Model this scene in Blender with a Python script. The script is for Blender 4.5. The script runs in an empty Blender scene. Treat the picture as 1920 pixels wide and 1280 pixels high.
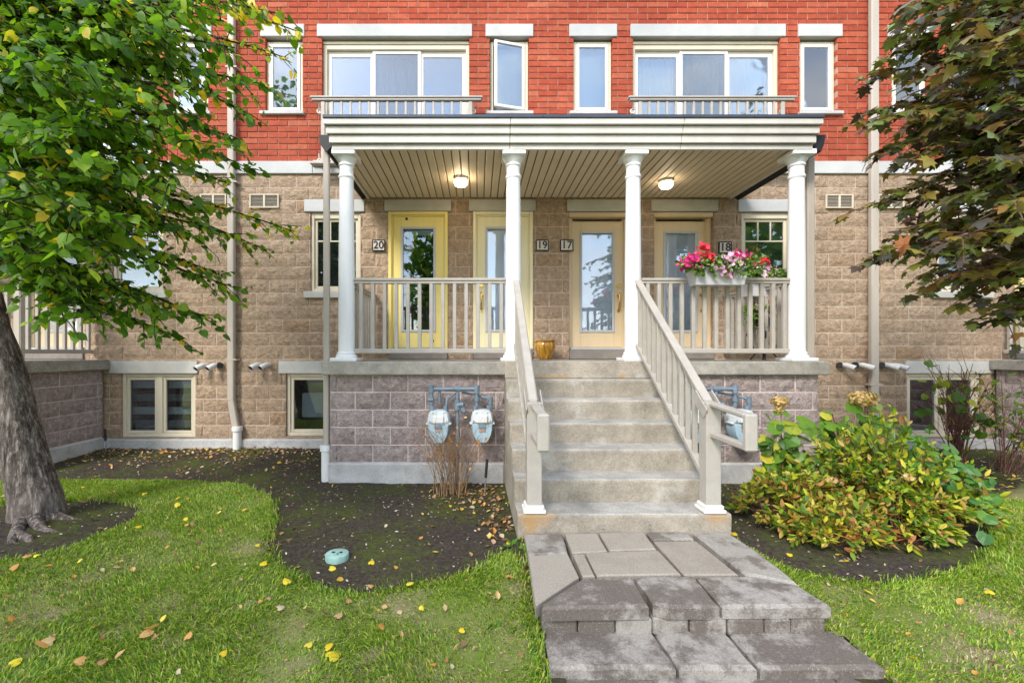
import bpy, math, random
import numpy as np
from mathutils import Vector, Matrix

random.seed(5)
rng = np.random.default_rng(7)
scene = bpy.context.scene
col = scene.collection

# ------------------------------------------------------------------ camera, sky, sun, exposure
CAMZ, F, VPX, VPY = 1.366, 850.0, 896.0, 662.0
cam_data = bpy.data.cameras.new("camera")
cam = bpy.data.objects.new("camera", cam_data)
col.objects.link(cam)
cam.location = (0, 0, CAMZ)
cam.rotation_euler = (math.radians(90), 0, 0)
cam_data.sensor_width = 36
cam_data.lens = 36 * F / 1920
cam_data.shift_x = (960 - VPX) / 1920
cam_data.shift_y = (VPY - 640) / 1920
cam_data.clip_start = 0.05
cam_data.clip_end = 2000
scene.camera = cam

SUN_EL, SUN_AZ = math.radians(40), math.radians(212)      # the sun stands behind the camera, a little to its left
world = bpy.data.worlds.new("World")
scene.world = world
world.use_nodes = True
wn, wl = world.node_tree.nodes, world.node_tree.links
wn.clear()
w_out = wn.new("ShaderNodeOutputWorld")
w_bg = wn.new("ShaderNodeBackground")
w_bg.inputs["Strength"].default_value = 0.15
sky = wn.new("ShaderNodeTexSky")
sky.sky_type = "NISHITA"
sky.sun_disc = False
sky.sun_elevation = SUN_EL
sky.sun_rotation = SUN_AZ
sky.air_density = 1.0
sky.dust_density = 0.6
w_tc = wn.new("ShaderNodeTexCoord")
w_map = wn.new("ShaderNodeMapping")
w_map.inputs["Scale"].default_value = (1.0, 1.0, 2.2)
w_noise = wn.new("ShaderNodeTexNoise")
w_noise.inputs["Scale"].default_value = 2.6
w_noise.inputs["Detail"].default_value = 7
w_noise.inputs["Roughness"].default_value = 0.58
w_ramp = wn.new("ShaderNodeValToRGB")
w_ramp.color_ramp.elements[0].position = 0.42
w_ramp.color_ramp.elements[1].position = 0.70
w_ramp.color_ramp.elements[0].color = (0.22, 0.22, 0.22, 1)
w_mix = wn.new("ShaderNodeMixRGB")
w_mix.inputs[2].default_value = (4.6, 4.75, 5.0, 1)
wl.new(w_tc.outputs["Generated"], w_map.inputs["Vector"])
wl.new(w_map.outputs["Vector"], w_noise.inputs["Vector"])
wl.new(w_noise.outputs["Fac"], w_ramp.inputs["Fac"])
wl.new(w_ramp.outputs["Color"], w_mix.inputs[0])
wl.new(sky.outputs["Color"], w_mix.inputs[1])
wl.new(w_mix.outputs["Color"], w_bg.inputs["Color"])
wl.new(w_bg.outputs["Background"], w_out.inputs["Surface"])

sun_data = bpy.data.lights.new("sun", "SUN")
sun_data.energy = 1.5
sun_data.angle = math.radians(17)
sun_data.color = (1.0, 0.96, 0.9)
sun = bpy.data.objects.new("sun", sun_data)
col.objects.link(sun)
sun_dir = Vector((math.sin(SUN_AZ) * math.cos(SUN_EL), math.cos(SUN_AZ) * math.cos(SUN_EL), math.sin(SUN_EL)))
sun.rotation_euler = sun_dir.to_track_quat("Z", "Y").to_euler()

scene.view_settings.view_transform = "Standard"
scene.view_settings.look = "None"
scene.view_settings.gamma = 1
scene.view_settings.use_curve_mapping = False
scene.view_settings.exposure = 1.58
scene.cycles.use_denoising = True
scene.cycles.max_bounces = 6
scene.cycles.transparent_max_bounces = 12

# ------------------------------------------------------------------ helpers: picture -> place
YW = 6.8                                                   # the plane of the house wall


def PX(px, Y):
    return (px - VPX) / F * Y


def PZ(py, Y):
    return CAMZ + (VPY - py) / F * Y


def P(px, py, Y):
    return Vector((PX(px, Y), Y, PZ(py, Y)))


GY = np.array([-400, 1.0, 1.7, 2.2, 2.6, 3.4, 4.2, 5.15, 6.8, 400])
GZ = np.array([-0.26, -0.25, -0.235, -0.205, -0.155, -0.06, -0.075, -0.11, -0.055, -0.055])


def gz(y):
    return np.interp(y, GY, GZ)


def G(px, py):
    z = -0.08
    for _ in range(6):
        y = F * (CAMZ - z) / (py - VPY)
        z = float(gz(y))
    return (PX(px, y), y)


def vnoise(x, y, seed=0):
    x = np.asarray(x, float); y = np.asarray(y, float)
    xi = np.floor(x).astype(int); yi = np.floor(y).astype(int)
    fx = x - xi; fy = y - yi
    fx = fx * fx * (3 - 2 * fx); fy = fy * fy * (3 - 2 * fy)

    def h(a, b):
        n = np.sin(a * 127.1 + b * 311.7 + seed * 74.7) * 43758.5453
        return n - np.floor(n)
    return (h(xi, yi) * (1 - fx) + h(xi + 1, yi) * fx) * (1 - fy) + (h(xi, yi + 1) * (1 - fx) + h(xi + 1, yi + 1) * fx) * fy


def fbm(x, y, seed=0):
    return 0.55 * vnoise(x, y, seed) + 0.3 * vnoise(x * 2.1, y * 2.1, seed + 1) + 0.15 * vnoise(x * 4.3, y * 4.3, seed + 2)


def inside(x, y, poly):
    x = np.asarray(x, float); y = np.asarray(y, float)
    r = np.zeros(x.shape, bool)
    n = len(poly)
    for i in range(n):
        x0, y0 = poly[i]; x1, y1 = poly[(i + 1) % n]
        if y0 == y1:
            continue
        c = ((y0 > y) != (y1 > y)) & (x < (x1 - x0) * (y - y0) / (y1 - y0) + x0)
        r ^= c
    return r


# ------------------------------------------------------------------ helpers: meshes
class MB:
    def __init__(self):
        self.v = []
        self.f = []

    def add(self, vs, fs):
        o = len(self.v)
        self.v += [tuple(p) for p in vs]
        self.f += [tuple(i + o for i in f) for f in fs]
        return self

    def box(self, x0, x1, y0, y1, z0, z1, c=0.0):
        if c <= 0:
            vs = [(x, y, z) for z in (z0, z1) for y in (y0, y1) for x in (x0, x1)]
            return self.add(vs, [(0, 2, 3, 1), (4, 5, 7, 6), (0, 1, 5, 4), (2, 6, 7, 3), (0, 4, 6, 2), (1, 3, 7, 5)])
        c = min(c, (x1 - x0) * .45, (y1 - y0) * .45, (z1 - z0) * .45)
        m = ((x0 + x1) / 2, (y0 + y1) / 2, (z0 + z1) / 2)
        h = ((x1 - x0) / 2, (y1 - y0) / 2, (z1 - z0) / 2)
        idx = {}
        vs = []
        for sx in (-1, 1):
            for sy in (-1, 1):
                for sz in (-1, 1):
                    s = (sx, sy, sz)
                    for a in range(3):
                        p = [m[k] + s[k] * (h[k] - (0 if k == a else c)) for k in range(3)]
                        idx[(s, a)] = len(vs)
                        vs.append(p)
        fs = []
        for a in range(3):
            b, d = (a + 1) % 3, (a + 2) % 3
            for s in (-1, 1):
                q = []
                for (u, w) in ((-1, -1), (1, -1), (1, 1), (-1, 1)):
                    k = [0, 0, 0]; k[a] = s; k[b] = u; k[d] = w
                    q.append(idx[(tuple(k), a)])
                fs.append(q if s > 0 else q[::-1])
            for u in (-1, 1):                               # edges that run along axis a
                for w in (-1, 1):
                    q = []
                    for (t, ax) in ((-1, b), (1, b), (1, d), (-1, d)):
                        k = [0, 0, 0]; k[a] = t; k[b] = u; k[d] = w
                        q.append(idx[(tuple(k), ax)])
                    fs.append(q if u * w < 0 else q[::-1])
        for sx in (-1, 1):
            for sy in (-1, 1):
                for sz in (-1, 1):
                    s = (sx, sy, sz)
                    q = [idx[(s, 0)], idx[(s, 1)], idx[(s, 2)]]
                    fs.append(q if sx * sy * sz > 0 else q[::-1])
        return self.add(vs, fs)

    def ring(self, x0, x1, z0, z1, w, y0, y1, c=0.004, wt=None, wb=None):
        """a rectangular frame that faces -Y"""
        wt = w if wt is None else wt
        wb = w if wb is None else wb
        self.box(x0, x0 + w, y0, y1, z0, z1, c)
        self.box(x1 - w, x1, y0, y1, z0, z1, c)
        self.box(x0 + w, x1 - w, y0 + .001, y1, z1 - wt, z1, c)
        self.box(x0 + w, x1 - w, y0 + .001, y1, z0, z0 + wb, c)
        return self

    def lathe(self, prof, cx, cy, n=20, z0=0.0):
        vs = []
        for (r, z) in prof:
            for k in range(n):
                a = 2 * math.pi * k / n
                vs.append((cx + r * math.cos(a), cy + r * math.sin(a), z0 + z))
        fs = []
        for i in range(len(prof) - 1):
            for k in range(n):
                fs.append((i * n + k, i * n + (k + 1) % n, (i + 1) * n + (k + 1) % n, (i + 1) * n + k))
        fs.append(tuple(range(n))[::-1])
        fs.append(tuple((len(prof) - 1) * n + k for k in range(n)))
        return self.add(vs, fs)

    def tube(self, pts, rad, n=8, cap=True):
        pts = [Vector(p) for p in pts]
        if not hasattr(rad, "__len__"):
            rad = [rad] * len(pts)
        d0 = (pts[1] - pts[0]).normalized()
        up = Vector((0, 0, 1)) if abs(d0.z) < .9 else Vector((1, 0, 0))
        u = d0.cross(up).normalized()
        vs = []
        for i, p in enumerate(pts):
            if i == 0:
                d = pts[1] - pts[0]
            elif i == len(pts) - 1:
                d = pts[-1] - pts[-2]
            else:
                d = (pts[i + 1] - p).normalized() + (p - pts[i - 1]).normalized()
            d.normalize()
            u = (u - d * u.dot(d)).normalized()
            w = d.cross(u)
            for k in range(n):
                a = 2 * math.pi * k / n
                vs.append(p + (u * math.cos(a) + w * math.sin(a)) * rad[i])
        fs = []
        for i in range(len(pts) - 1):
            for k in range(n):
                fs.append((i * n + k, i * n + (k + 1) % n, (i + 1) * n + (k + 1) % n, (i + 1) * n + k))
        if cap:
            fs.append(tuple(range(n))[::-1])
            fs.append(tuple((len(pts) - 1) * n + k for k in range(n)))
        return self.add(vs, fs)

    def bar(self, a, b, w, h, c=0.0, up=(0, 0, 1)):
        """a rectangular bar from a to b, w wide (sideways), h high"""
        a = Vector(a); b = Vector(b)
        d = (b - a).normalized()
        s = d.cross(Vector(up)).normalized()
        t = s.cross(d)
        t2 = MB().box(-w / 2, w / 2, 0, (b - a).length, -h / 2, h / 2, c)
        return self.add([a + s * x + d * y + t * z for (x, y, z) in t2.v], t2.f)

    def prism(self, poly, z0, z1, c=0.0, rough=0.0):
        """a slab over polygon poly (counter-clockwise), with its top edge chamfered"""
        n = len(poly)
        cx = sum(p[0] for p in poly) / n; cy = sum(p[1] for p in poly) / n

        def inset(d):
            out = []
            for i in range(n):
                p0 = Vector(poly[i - 1]); p1 = Vector(poly[i]); p2 = Vector(poly[(i + 1) % n])
                e1 = (p1 - p0).normalized(); e2 = (p2 - p1).normalized()
                n1 = Vector((-e1.y, e1.x)); n2 = Vector((-e2.y, e2.x))
                m = n1 + n2
                m = m / max(m.dot(n1), .2)
                out.append(p1 + m * d)
            return out
        top = inset(c)
        vs = [(p[0], p[1], z0) for p in poly] + [(p[0], p[1], z1 - c) for p in poly] + [(p[0], p[1], z1) for p in top]
        fs = [tuple(range(n))[::-1], tuple(range(2 * n, 3 * n))]
        for i in range(n):
            j = (i + 1) % n
            fs.append((i, j, n + j, n + i))
            fs.append((n + i, n + j, 2 * n + j, 2 * n + i))
        return self.add(vs, fs)

    def mesh(self, name):
        me = bpy.data.meshes.new(name)
        me.from_pydata(self.v, [], self.f)
        me.update()
        return me


WL = {}                                                    # world place of each object


def put(name, me, mat, parent=None, loc=(0, 0, 0), rot=None, scale=None):
    o = bpy.data.objects.new(name, me)
    if mat is not None and me is not None and len(me.materials) == 0:
        me.materials.append(mat)
    col.objects.link(o)
    loc = Vector(loc)
    WL[o.name] = loc
    if parent is not None:
        o.parent = parent
        o.location = loc - WL[parent.name]
    else:
        o.location = loc
    if rot is not None:
        o.rotation_euler = rot
    if scale is not None:
        o.scale = scale
    return o


def obj(name, mb, mat, parent=None, smooth=False, base=False):
    """links a builder as ONE mesh object whose origin is the middle (or foot) of its box"""
    v = np.array(mb.v, float)
    lo, hi = v.min(0), v.max(0)
    c = (lo + hi) / 2
    if base:
        c[2] = lo[2]
    v -= c
    mb.v = v.tolist()
    me = mb.mesh(name)
    if smooth:
        me.shade_smooth() if smooth is True else me.set_sharp_from_angle(angle=smooth)
        if smooth is not True:
            pass
    return put(name, me, mat, parent, c)


def soft(o, deg=40):
    me = o.data
    me.shade_smooth()
    me.set_sharp_from_angle(angle=math.radians(deg))
    return o


def tag(o, label=None, cat=None, group=None, kind=None):
    if label: o["label"] = label
    if cat: o["category"] = cat
    if group: o["group"] = group
    if kind: o["kind"] = kind
    return o


def thing(name, loc, label, cat, group=None):
    o = bpy.data.objects.new(name, None)
    o.empty_display_size = .1
    col.objects.link(o)
    o.location = loc
    WL[o.name] = Vector(loc)
    return tag(o, label, cat, group)


def kids(o):
    return [c for c in list(o.children)]


def copy_tree(o, dloc, parent=None):
    c = o.copy()
    col.objects.link(c)
    WL[c.name] = WL[o.name] + Vector(dloc)
    if parent is None:
        c.location = o.location + Vector(dloc)
    else:
        c.parent = parent
    for ch in kids(o):
        copy_tree(ch, dloc, c)
    return c


def np_mesh(name, V, Fc):
    """V (n,3), Fc (m,3) triangles"""
    me = bpy.data.meshes.new(name)
    V = np.asarray(V, np.float32); Fc = np.asarray(Fc, np.int32)
    me.vertices.add(len(V)); me.vertices.foreach_set("co", V.ravel())
    m, k = Fc.shape
    me.loops.add(m * k); me.loops.foreach_set("vertex_index", Fc.ravel())
    me.polygons.add(m)
    me.polygons.foreach_set("loop_start", np.arange(0, m * k, k, dtype=np.int32))
    me.polygons.foreach_set("loop_total", np.full(m, k, np.int32))
    me.update(calc_edges=True)
    return me


def scatter(name, base, pos, R, s):
    bv, bf = base
    bv = np.asarray(bv, float); bf = np.asarray(bf, int)
    n = len(pos)
    s = np.asarray(s, float)
    if s.ndim == 1:
        s = s[:, None]
    V = np.einsum("nij,nkj->nki", R, bv[None] * s[:, None, :]) + pos[:, None, :]
    Fc = bf[None] + (np.arange(n) * len(bv))[:, None, None]
    return np_mesh(name, V.reshape(-1, 3), Fc.reshape(-1, 3))


def unit(a):
    return a / np.maximum(np.linalg.norm(a, axis=-1, keepdims=True), 1e-9)


def frames(tip, nrm):
    """rotation whose columns are (side, tip, normal)"""
    y = unit(tip)
    z = unit(nrm - y * np.sum(nrm * y, -1, keepdims=True))
    x = np.cross(y, z)
    return np.stack([x, y, z], -1)


# ------------------------------------------------------------------ helpers: materials
def nt(name):
    m = bpy.data.materials.new(name)
    m.use_nodes = True
    t = m.node_tree
    t.nodes.clear()
    out = t.nodes.new("ShaderNodeOutputMaterial")
    return m, t, out


def noise(t, vec, scale, detail=5, rough=.55):
    n = t.nodes.new("ShaderNodeTexNoise")
    n.inputs["Scale"].default_value = scale
    n.inputs["Detail"].default_value = detail
    n.inputs["Roughness"].default_value = rough
    t.links.new(vec, n.inputs["Vector"])
    return n.outputs["Fac"]


def ramp(t, fac, stops, interp="LINEAR"):
    r = t.nodes.new("ShaderNodeValToRGB")
    r.color_ramp.interpolation = interp
    e = r.color_ramp.elements
    while len(e) < len(stops):
        e.new(.5)
    for k, (p, c) in enumerate(stops):
        e[k].position = p
        e[k].color = (c, c, c, 1) if not hasattr(c, "__len__") else (*c, 1)
    t.links.new(fac, r.inputs["Fac"])
    return r.outputs["Color"]


def mixc(t, fac, a, b, mode="MIX"):
    m = t.nodes.new("ShaderNodeMixRGB")
    m.blend_type = mode
    for k, x in ((0, fac), (1, a), (2, b)):
        if isinstance(x, bpy.types.NodeSocket):
            t.links.new(x, m.inputs[k])
        elif k == 0:
            m.inputs[0].default_value = x
        else:
            m.inputs[k].default_value = (*x, 1) if hasattr(x, "__len__") else (x, x, x, 1)
    return m.outputs[0]


def math_(t, op, a, b=None):
    m = t.nodes.new("ShaderNodeMath")
    m.operation = op
    for k, x in enumerate((a, b)):
        if x is None:
            continue
        if isinstance(x, bpy.types.NodeSocket):
            t.links.new(x, m.inputs[k])
        else:
            m.inputs[k].default_value = x
    return m.outputs[0]


def pos_(t, stretch=None):
    g = t.nodes.new("ShaderNodeNewGeometry")
    if stretch is None:
        return g.outputs["Position"]
    mp = t.nodes.new("ShaderNodeMapping")
    mp.inputs["Scale"].default_value = stretch
    t.links.new(g.outputs["Position"], mp.inputs["Vector"])
    return mp.outputs["Vector"]


def rnd_(t):
    """one random number per piece, be it an object of its own or an island of a joined mesh"""
    g = t.nodes.new("ShaderNodeNewGeometry")
    o = t.nodes.new("ShaderNodeObjectInfo")
    return math_(t, "FRACT", math_(t, "ADD", g.outputs["Random Per Island"], o.outputs["Random"]))


def bsdf(t, out, color, rough, spec=.5, metal=0.0, normal=None):
    b = t.nodes.new("ShaderNodeBsdfPrincipled")
    for k, x in (("Base Color", color), ("Roughness", rough), ("Metallic", metal), ("Specular IOR Level", spec)):
        if isinstance(x, bpy.types.NodeSocket):
            t.links.new(x, b.inputs[k])
        else:
            b.inputs[k].default_value = (*x, 1) if hasattr(x, "__len__") else x
    if normal is not None:
        t.links.new(normal, b.inputs["Normal"])
    t.links.new(b.outputs[0], out.inputs["Surface"])
    return b


def bump(t, h, strength, dist=.01, prev=None):
    b = t.nodes.new("ShaderNodeBump")
    b.inputs["Strength"].default_value = strength
    b.inputs["Distance"].default_value = dist
    t.links.new(h, b.inputs["Height"])
    if prev is not None:
        t.links.new(prev, b.inputs["Normal"])
    return b.outputs[0]


def paint(name, c, rough=.5, dirt=.12, scale=6, streak=True, spec=.4, metal=0.0, bumpy=.05):
    """painted or plain surface with faint dirt and streaks"""
    m, t, out = nt(name)
    p = pos_(t)
    p2 = pos_(t, (1, 1, .18)) if streak else p
    a = noise(t, p2, scale, 7, .62)
    d = ramp(t, a, [(.35, tuple(x * (1 - dirt) for x in c)), (.62, c)])
    f = noise(t, p, 90, 3)
    cc = mixc(t, .08, d, ramp(t, f, [(.3, .2), (.7, 1.0)]), "MULTIPLY")
    bsdf(t, out, cc, ramp(t, a, [(.3, min(1, rough + .12)), (.7, rough)]), spec, metal, bump(t, f, bumpy, .002))
    return m


def masonry(name, stops, ns=9, grain=70, bumpy=.6, dist=.012, pits=0.0, rough=.9, blotch=.25, patch=None, stains=()):
    """brick, split stone, concrete: a colour per piece, mottled, grainy"""
    m, t, out = nt(name)
    p = pos_(t)
    r = rnd_(t)
    base = ramp(t, r, stops)
    a = noise(t, p, ns, 8, .65)
    g = noise(t, p, grain, 6, .7)
    b = noise(t, p, 1.1, 5, .6)
    cc = mixc(t, 1.0, base, ramp(t, a, [(.3, 1 - blotch), (.7, 1.0 + blotch * .5)]), "MULTIPLY")
    cc = mixc(t, 1.0, cc, ramp(t, g, [(.3, 1 - blotch * .9), (.7, 1 + blotch * .5)]), "MULTIPLY")
    cc = mixc(t, 1.0, cc, ramp(t, b, [(.35, .86), (.65, 1.05)]), "MULTIPLY")
    h = math_(t, "ADD", g, math_(t, "MULTIPLY", a, 1.6))
    if pits:
        v = t.nodes.new("ShaderNodeTexVoronoi")
        v.inputs["Scale"].default_value = 22
        t.links.new(p, v.inputs["Vector"])
        pit = ramp(t, math_(t, "ADD", v.outputs["Distance"], math_(t, "MULTIPLY", a, .35)), [(.19, .0), (.25, 1.0)])
        cc = mixc(t, pits, cc, mixc(t, 1.0, cc, pit, "MULTIPLY"))
        h = math_(t, "ADD", h, math_(t, "MULTIPLY", pit, .8))
    if patch:
        pc, lo, hi, sc = patch
        q = ramp(t, noise(t, p, sc, 9, .7), [(lo, 0.0), (hi, 1.0)])
        cc = mixc(t, q, cc, pc)
    for (sx_, sy_, sz_, rx_, ry_, rz_) in stains:              # rust that bled from the post feet and a form tie
        mp = t.nodes.new("ShaderNodeMapping")
        mp.inputs["Location"].default_value = (-sx_ / rx_, -sy_ / ry_, -sz_ / rz_)
        mp.inputs["Scale"].default_value = (1 / rx_, 1 / ry_, 1 / rz_)
        t.links.new(p, mp.inputs["Vector"])
        gr = t.nodes.new("ShaderNodeVectorMath"); gr.operation = "LENGTH"
        t.links.new(mp.outputs["Vector"], gr.inputs[0])
        q = math_(t, "ADD", gr.outputs["Value"], math_(t, "MULTIPLY", math_(t, "SUBTRACT", a, .5), 1.3))
        cc = mixc(t, ramp(t, q, [(.35, .55), (1.05, 0.0)]), cc, (.42, .235, .08))
    bsdf(t, out, cc, rough, .25, 0, bump(t, h, bumpy, dist))
    return m


def leafy(name, stops, rough=.42, trans=.35, vein=.12, spec=.45):
    m, t, out = nt(name)
    p = pos_(t)
    c = ramp(t, rnd_(t), stops)
    c = mixc(t, 1.0, c, ramp(t, noise(t, p, 30, 3), [(.3, 1 - vein), (.7, 1 + vein)]), "MULTIPLY")
    b = t.nodes.new("ShaderNodeBsdfPrincipled")
    b.inputs["Roughness"].default_value = rough
    b.inputs["Specular IOR Level"].default_value = spec
    t.links.new(c, b.inputs["Base Color"])
    tr = t.nodes.new("ShaderNodeBsdfTranslucent")
    t.links.new(mixc(t, 1.0, c, (1.15, 1.25, .7), "MULTIPLY"), tr.inputs["Color"])
    mx = t.nodes.new("ShaderNodeMixShader")
    mx.inputs[0].default_value = trans
    t.links.new(b.outputs[0], mx.inputs[1])
    t.links.new(tr.outputs[0], mx.inputs[2])
    t.links.new(mx.outputs[0], out.inputs["Surface"])
    return m


def glassy(name, lo=.22, gain=1.6, tint=(.85, .9, .92)):
    m, t, out = nt(name)
    fr = t.nodes.new("ShaderNodeFresnel")
    fr.inputs["IOR"].default_value = 1.5
    f = math_(t, "MINIMUM", math_(t, "ADD", math_(t, "MULTIPLY", fr.outputs[0], gain), lo), 1.0)
    tr = t.nodes.new("ShaderNodeBsdfTransparent")
    tr.inputs["Color"].default_value = (*tint, 1)
    gl = t.nodes.new("ShaderNodeBsdfGlossy")
    gl.inputs["Roughness"].default_value = .015
    gl.inputs["Color"].default_value = (.93, .96, 1, 1)
    w = noise(t, pos_(t), 2.2, 2)
    t.links.new(bump(t, w, .06, .02), gl.inputs["Normal"])
    mx = t.nodes.new("ShaderNodeMixShader")
    t.links.new(f, mx.inputs[0])
    t.links.new(tr.outputs[0], mx.inputs[1])
    t.links.new(gl.outputs[0], mx.inputs[2])
    t.links.new(mx.outputs[0], out.inputs["Surface"])
    return m


def glow(name, c, e, base=(.85, .83, .78)):
    m, t, out = nt(name)
    b = bsdf(t, out, base, .35)
    b.inputs["Emission Color"].default_value = (*c, 1)
    b.inputs["Emission Strength"].default_value = e
    return m


M = {}
M["brick"] = masonry("red_brick", [(0, (.365, .062, .031)), (.25, (.40, .074, .036)), (.7, (.435, .088, .043)), (.94, (.46, .106, .053)), (1, (.49, .145, .078))], 14, 90, .4, .006, 0, .85, .26)
M["brick_mortar"] = masonry("brick_mortar", [(0, (.50, .30, .235)), (1, (.50, .30, .235))], 8, 120, .3, .004, 0, .95, .15)
M["stone"] = masonry("tan_split_stone", [(0, (.52, .37, .25)), (.4, (.55, .395, .27)), (.9, (.57, .415, .29)), (1, (.50, .33, .20))], 16, 48, 1.0, .03, 0, .92, .33)
M["stone_mortar"] = masonry("stone_mortar", [(0, (.66, .52, .41)), (1, (.66, .52, .41))], 8, 120, .3, .004, 0, .95, .12)
M["mauve"] = masonry("mauve_split_stone", [(0, (.46, .36, .33)), (.5, (.49, .39, .36)), (1, (.52, .42, .39))], 16, 48, 1.0, .028, 0, .92, .40)
M["mauve_mortar"] = masonry("pale_mortar", [(0, (.72, .60, .56)), (1, (.72, .60, .56))], 8, 120, .3, .004, 0, .95, .12)
STAINS = ((.44, 3.44, .12, .16, .12, .13), (1.83, 3.44, .12, .13, .10, .10), (.80, 5.08, 1.095, .42, .06, .035), (1.62, 5.08, 1.10, .05, .05, .07), (.40, 3.46, .02, .07, .1, .14))
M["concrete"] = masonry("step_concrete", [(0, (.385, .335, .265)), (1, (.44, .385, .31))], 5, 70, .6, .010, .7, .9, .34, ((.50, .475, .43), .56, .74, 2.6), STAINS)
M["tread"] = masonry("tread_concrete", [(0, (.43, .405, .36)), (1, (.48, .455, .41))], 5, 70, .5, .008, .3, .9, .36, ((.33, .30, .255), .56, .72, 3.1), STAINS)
M["slab"] = masonry("slab_concrete", [(0, (.35, .32, .275)), (1, (.39, .36, .31))], 6, 70, .5, .008, .5, .9, .40)
M["parge"] = masonry("parged_foundation", [(0, (.52, .51, .49)), (1, (.52, .51, .49))], 5, 60, .5, .01, 0, .9, .25, ((.30, .28, .26), .55, .72, 3.0))
M["lintel"] = masonry("white_cast_stone", [(0, (.50, .50, .49)), (1, (.55, .545, .53))], 3, 90, .15, .003, 0, .8, .09)
M["lintel_grey"] = masonry("grey_cast_stone", [(0, (.50, .48, .44)), (1, (.56, .54, .50))], 4, 80, .2, .003, 0, .85, .14)
M["sill_stone"] = masonry("grey_sill_stone", [(0, (.23, .20, .18)), (1, (.27, .24, .21))], 6, 80, .4, .006, 0, .9, .25)
M["cream"] = paint("cream_frame", (.66, .58, .44), .45, .1)
M["cream_white"] = paint("white_frame", (.78, .74, .68), .4, .06)
M["grey_frame"] = paint("grey_glazing_frame", (.47, .48, .49), .4, .05)
M["white"] = paint("white_paint", (.80, .80, .80), .42, .10, 5)
M["railing"] = paint("beige_railing_paint", (.425, .385, .335), .42, .13, 7, False)
M["fascia"] = paint("beige_siding", (.61, .57, .515), .45, .12, 4)
M["soffit"] = paint("tan_soffit", (.72, .60, .445), .5, .08, 3, False)
M["groove"] = paint("dark_groove", (.19, .135, .085), .8, .1)
M["flash"] = paint("dark_blue_flashing", (.045, .06, .09), .45, .2)
M["black"] = paint("black_metal", (.018, .018, .02), .45, .2)
M["spout"] = paint("beige_downspout", (.47, .41, .345), .45, .12, 5)
M["pvc"] = paint("white_plastic", (.72, .71, .69), .4, .16, 9)
M["door_yellow"] = paint("bright_yellow_door", (.80, .65, .22), .45, .06)
M["door_pale"] = paint("pale_yellow_door", (.78, .70, .44), .45, .06)
M["door_tan"] = paint("tan_door", (.68, .53, .33), .45, .06)
M["brass"] = paint("brass", (.78, .52, .16), .22, .2, 20, False, .5, 1.0)
M["glass"] = glassy("window_glass", .13, 1.2, (.82, .9, .95))
M["glass_dark"] = glassy("dark_window_glass", .085, 1.2, (.7, .75, .77))
M["glass_door"] = glassy("door_glass", .10, 1.2, (.94, .97, 1.0))
M["curtain"] = paint("white_curtain", (.56, .58, .60), .9, .12, 4)
M["curtain_grey"] = paint("grey_screen", (.33, .34, .36), .9, .35, 14)
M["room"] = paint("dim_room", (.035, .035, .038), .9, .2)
M["blind"] = paint("grey_blind", (.84, .87, .89), .7, .1)
M["blind_dark"] = paint("dark_blind", (.36, .37, .38), .7, .1)
M["gasblue"] = paint("light_blue_enamel", (.40, .54, .62), .4, .22, 12)
M["gaswhite"] = paint("pale_enamel", (.66, .70, .70), .45, .22, 14)
M["pipe"] = paint("blue_grey_pipe", (.17, .225, .275), .45, .3, 16, False)
M["rusty"] = paint("rusty_plate", (.50, .36, .28), .6, .4, 40, False)
M["steel"] = paint("galvanised_steel", (.35, .36, .37), .4, .3, 20, False, .5, .6)
M["planter"] = paint("light_grey_planter", (.55, .545, .56), .5, .06)
M["purple"] = paint("dark_purple_pot", (.035, .018, .05), .35, .1)
M["lid"] = paint("pale_green_lid", (.30, .48, .42), .5, .25, 14, False)
M["plate"] = paint("cream_plate", (.66, .60, .52), .5, .08)
M["lit"] = glow("lit_lamp_glass", (1.0, .78, .50), 12.0)
M["lit_soft"] = glow("softly_lit_lamp_glass", (1.0, .80, .54), 6.0)
M["body"] = paint("inner_wall", (.30, .26, .22), .9, .1)

# glazed pot: amber with pale runs
m, t, out = nt("amber_glaze")
pv = pos_(t, (1, 1, .12))
c = ramp(t, noise(t, pv, 30, 4), [(.35, (.24, .10, .006)), (.55, (.42, .21, .015)), (.74, (.58, .40, .13))])
bsdf(t, out, c, .16, .6)
M["glaze"] = m
# paving: damp dark blotches on pale grey, speckled
def paving(name, pale, dark, lo, hi, bumpy):
    m, t, out = nt(name)
    p = pos_(t)
    r = rnd_(t)
    w = math_(t, "ADD", noise(t, p, 4.2, 10, .74), math_(t, "MULTIPLY", math_(t, "SUBTRACT", r, .5), .16))
    wet = ramp(t, w, [(lo, 0.0), (hi, 1.0)])
    v = t.nodes.new("ShaderNodeTexVoronoi")
    v.inputs["Scale"].default_value = 75
    t.links.new(p, v.inputs["Vector"])
    sp = ramp(t, v.outputs["Distance"], [(.13, 1.0), (.21, 0.0)])
    g = noise(t, p, 95, 5, .7)
    cc = mixc(t, wet, pale, dark)
    cc = mixc(t, math_(t, "MULTIPLY", sp, .5), cc, (.55, .52, .48))
    cc = mixc(t, 1.0, cc, ramp(t, g, [(.3, .72), (.7, 1.18)]), "MULTIPLY")
    bsdf(t, out, cc, ramp(t, wet, [(0, .9), (1, .68)]), .3, 0, bump(t, g, bumpy, .006))
    return m
M["pave"] = paving("weathered_paving", (.33, .30, .26), (.17, .142, .118), .46, .56, .7)
M["pave_front"] = paving("damp_paving", (.36, .325, .285), (.155, .128, .107), .38, .50, 1.0)
M["pave_smooth"] = paving("smooth_paving", (.345, .30, .245), (.28, .24, .195), .45, .70, .4)
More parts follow.
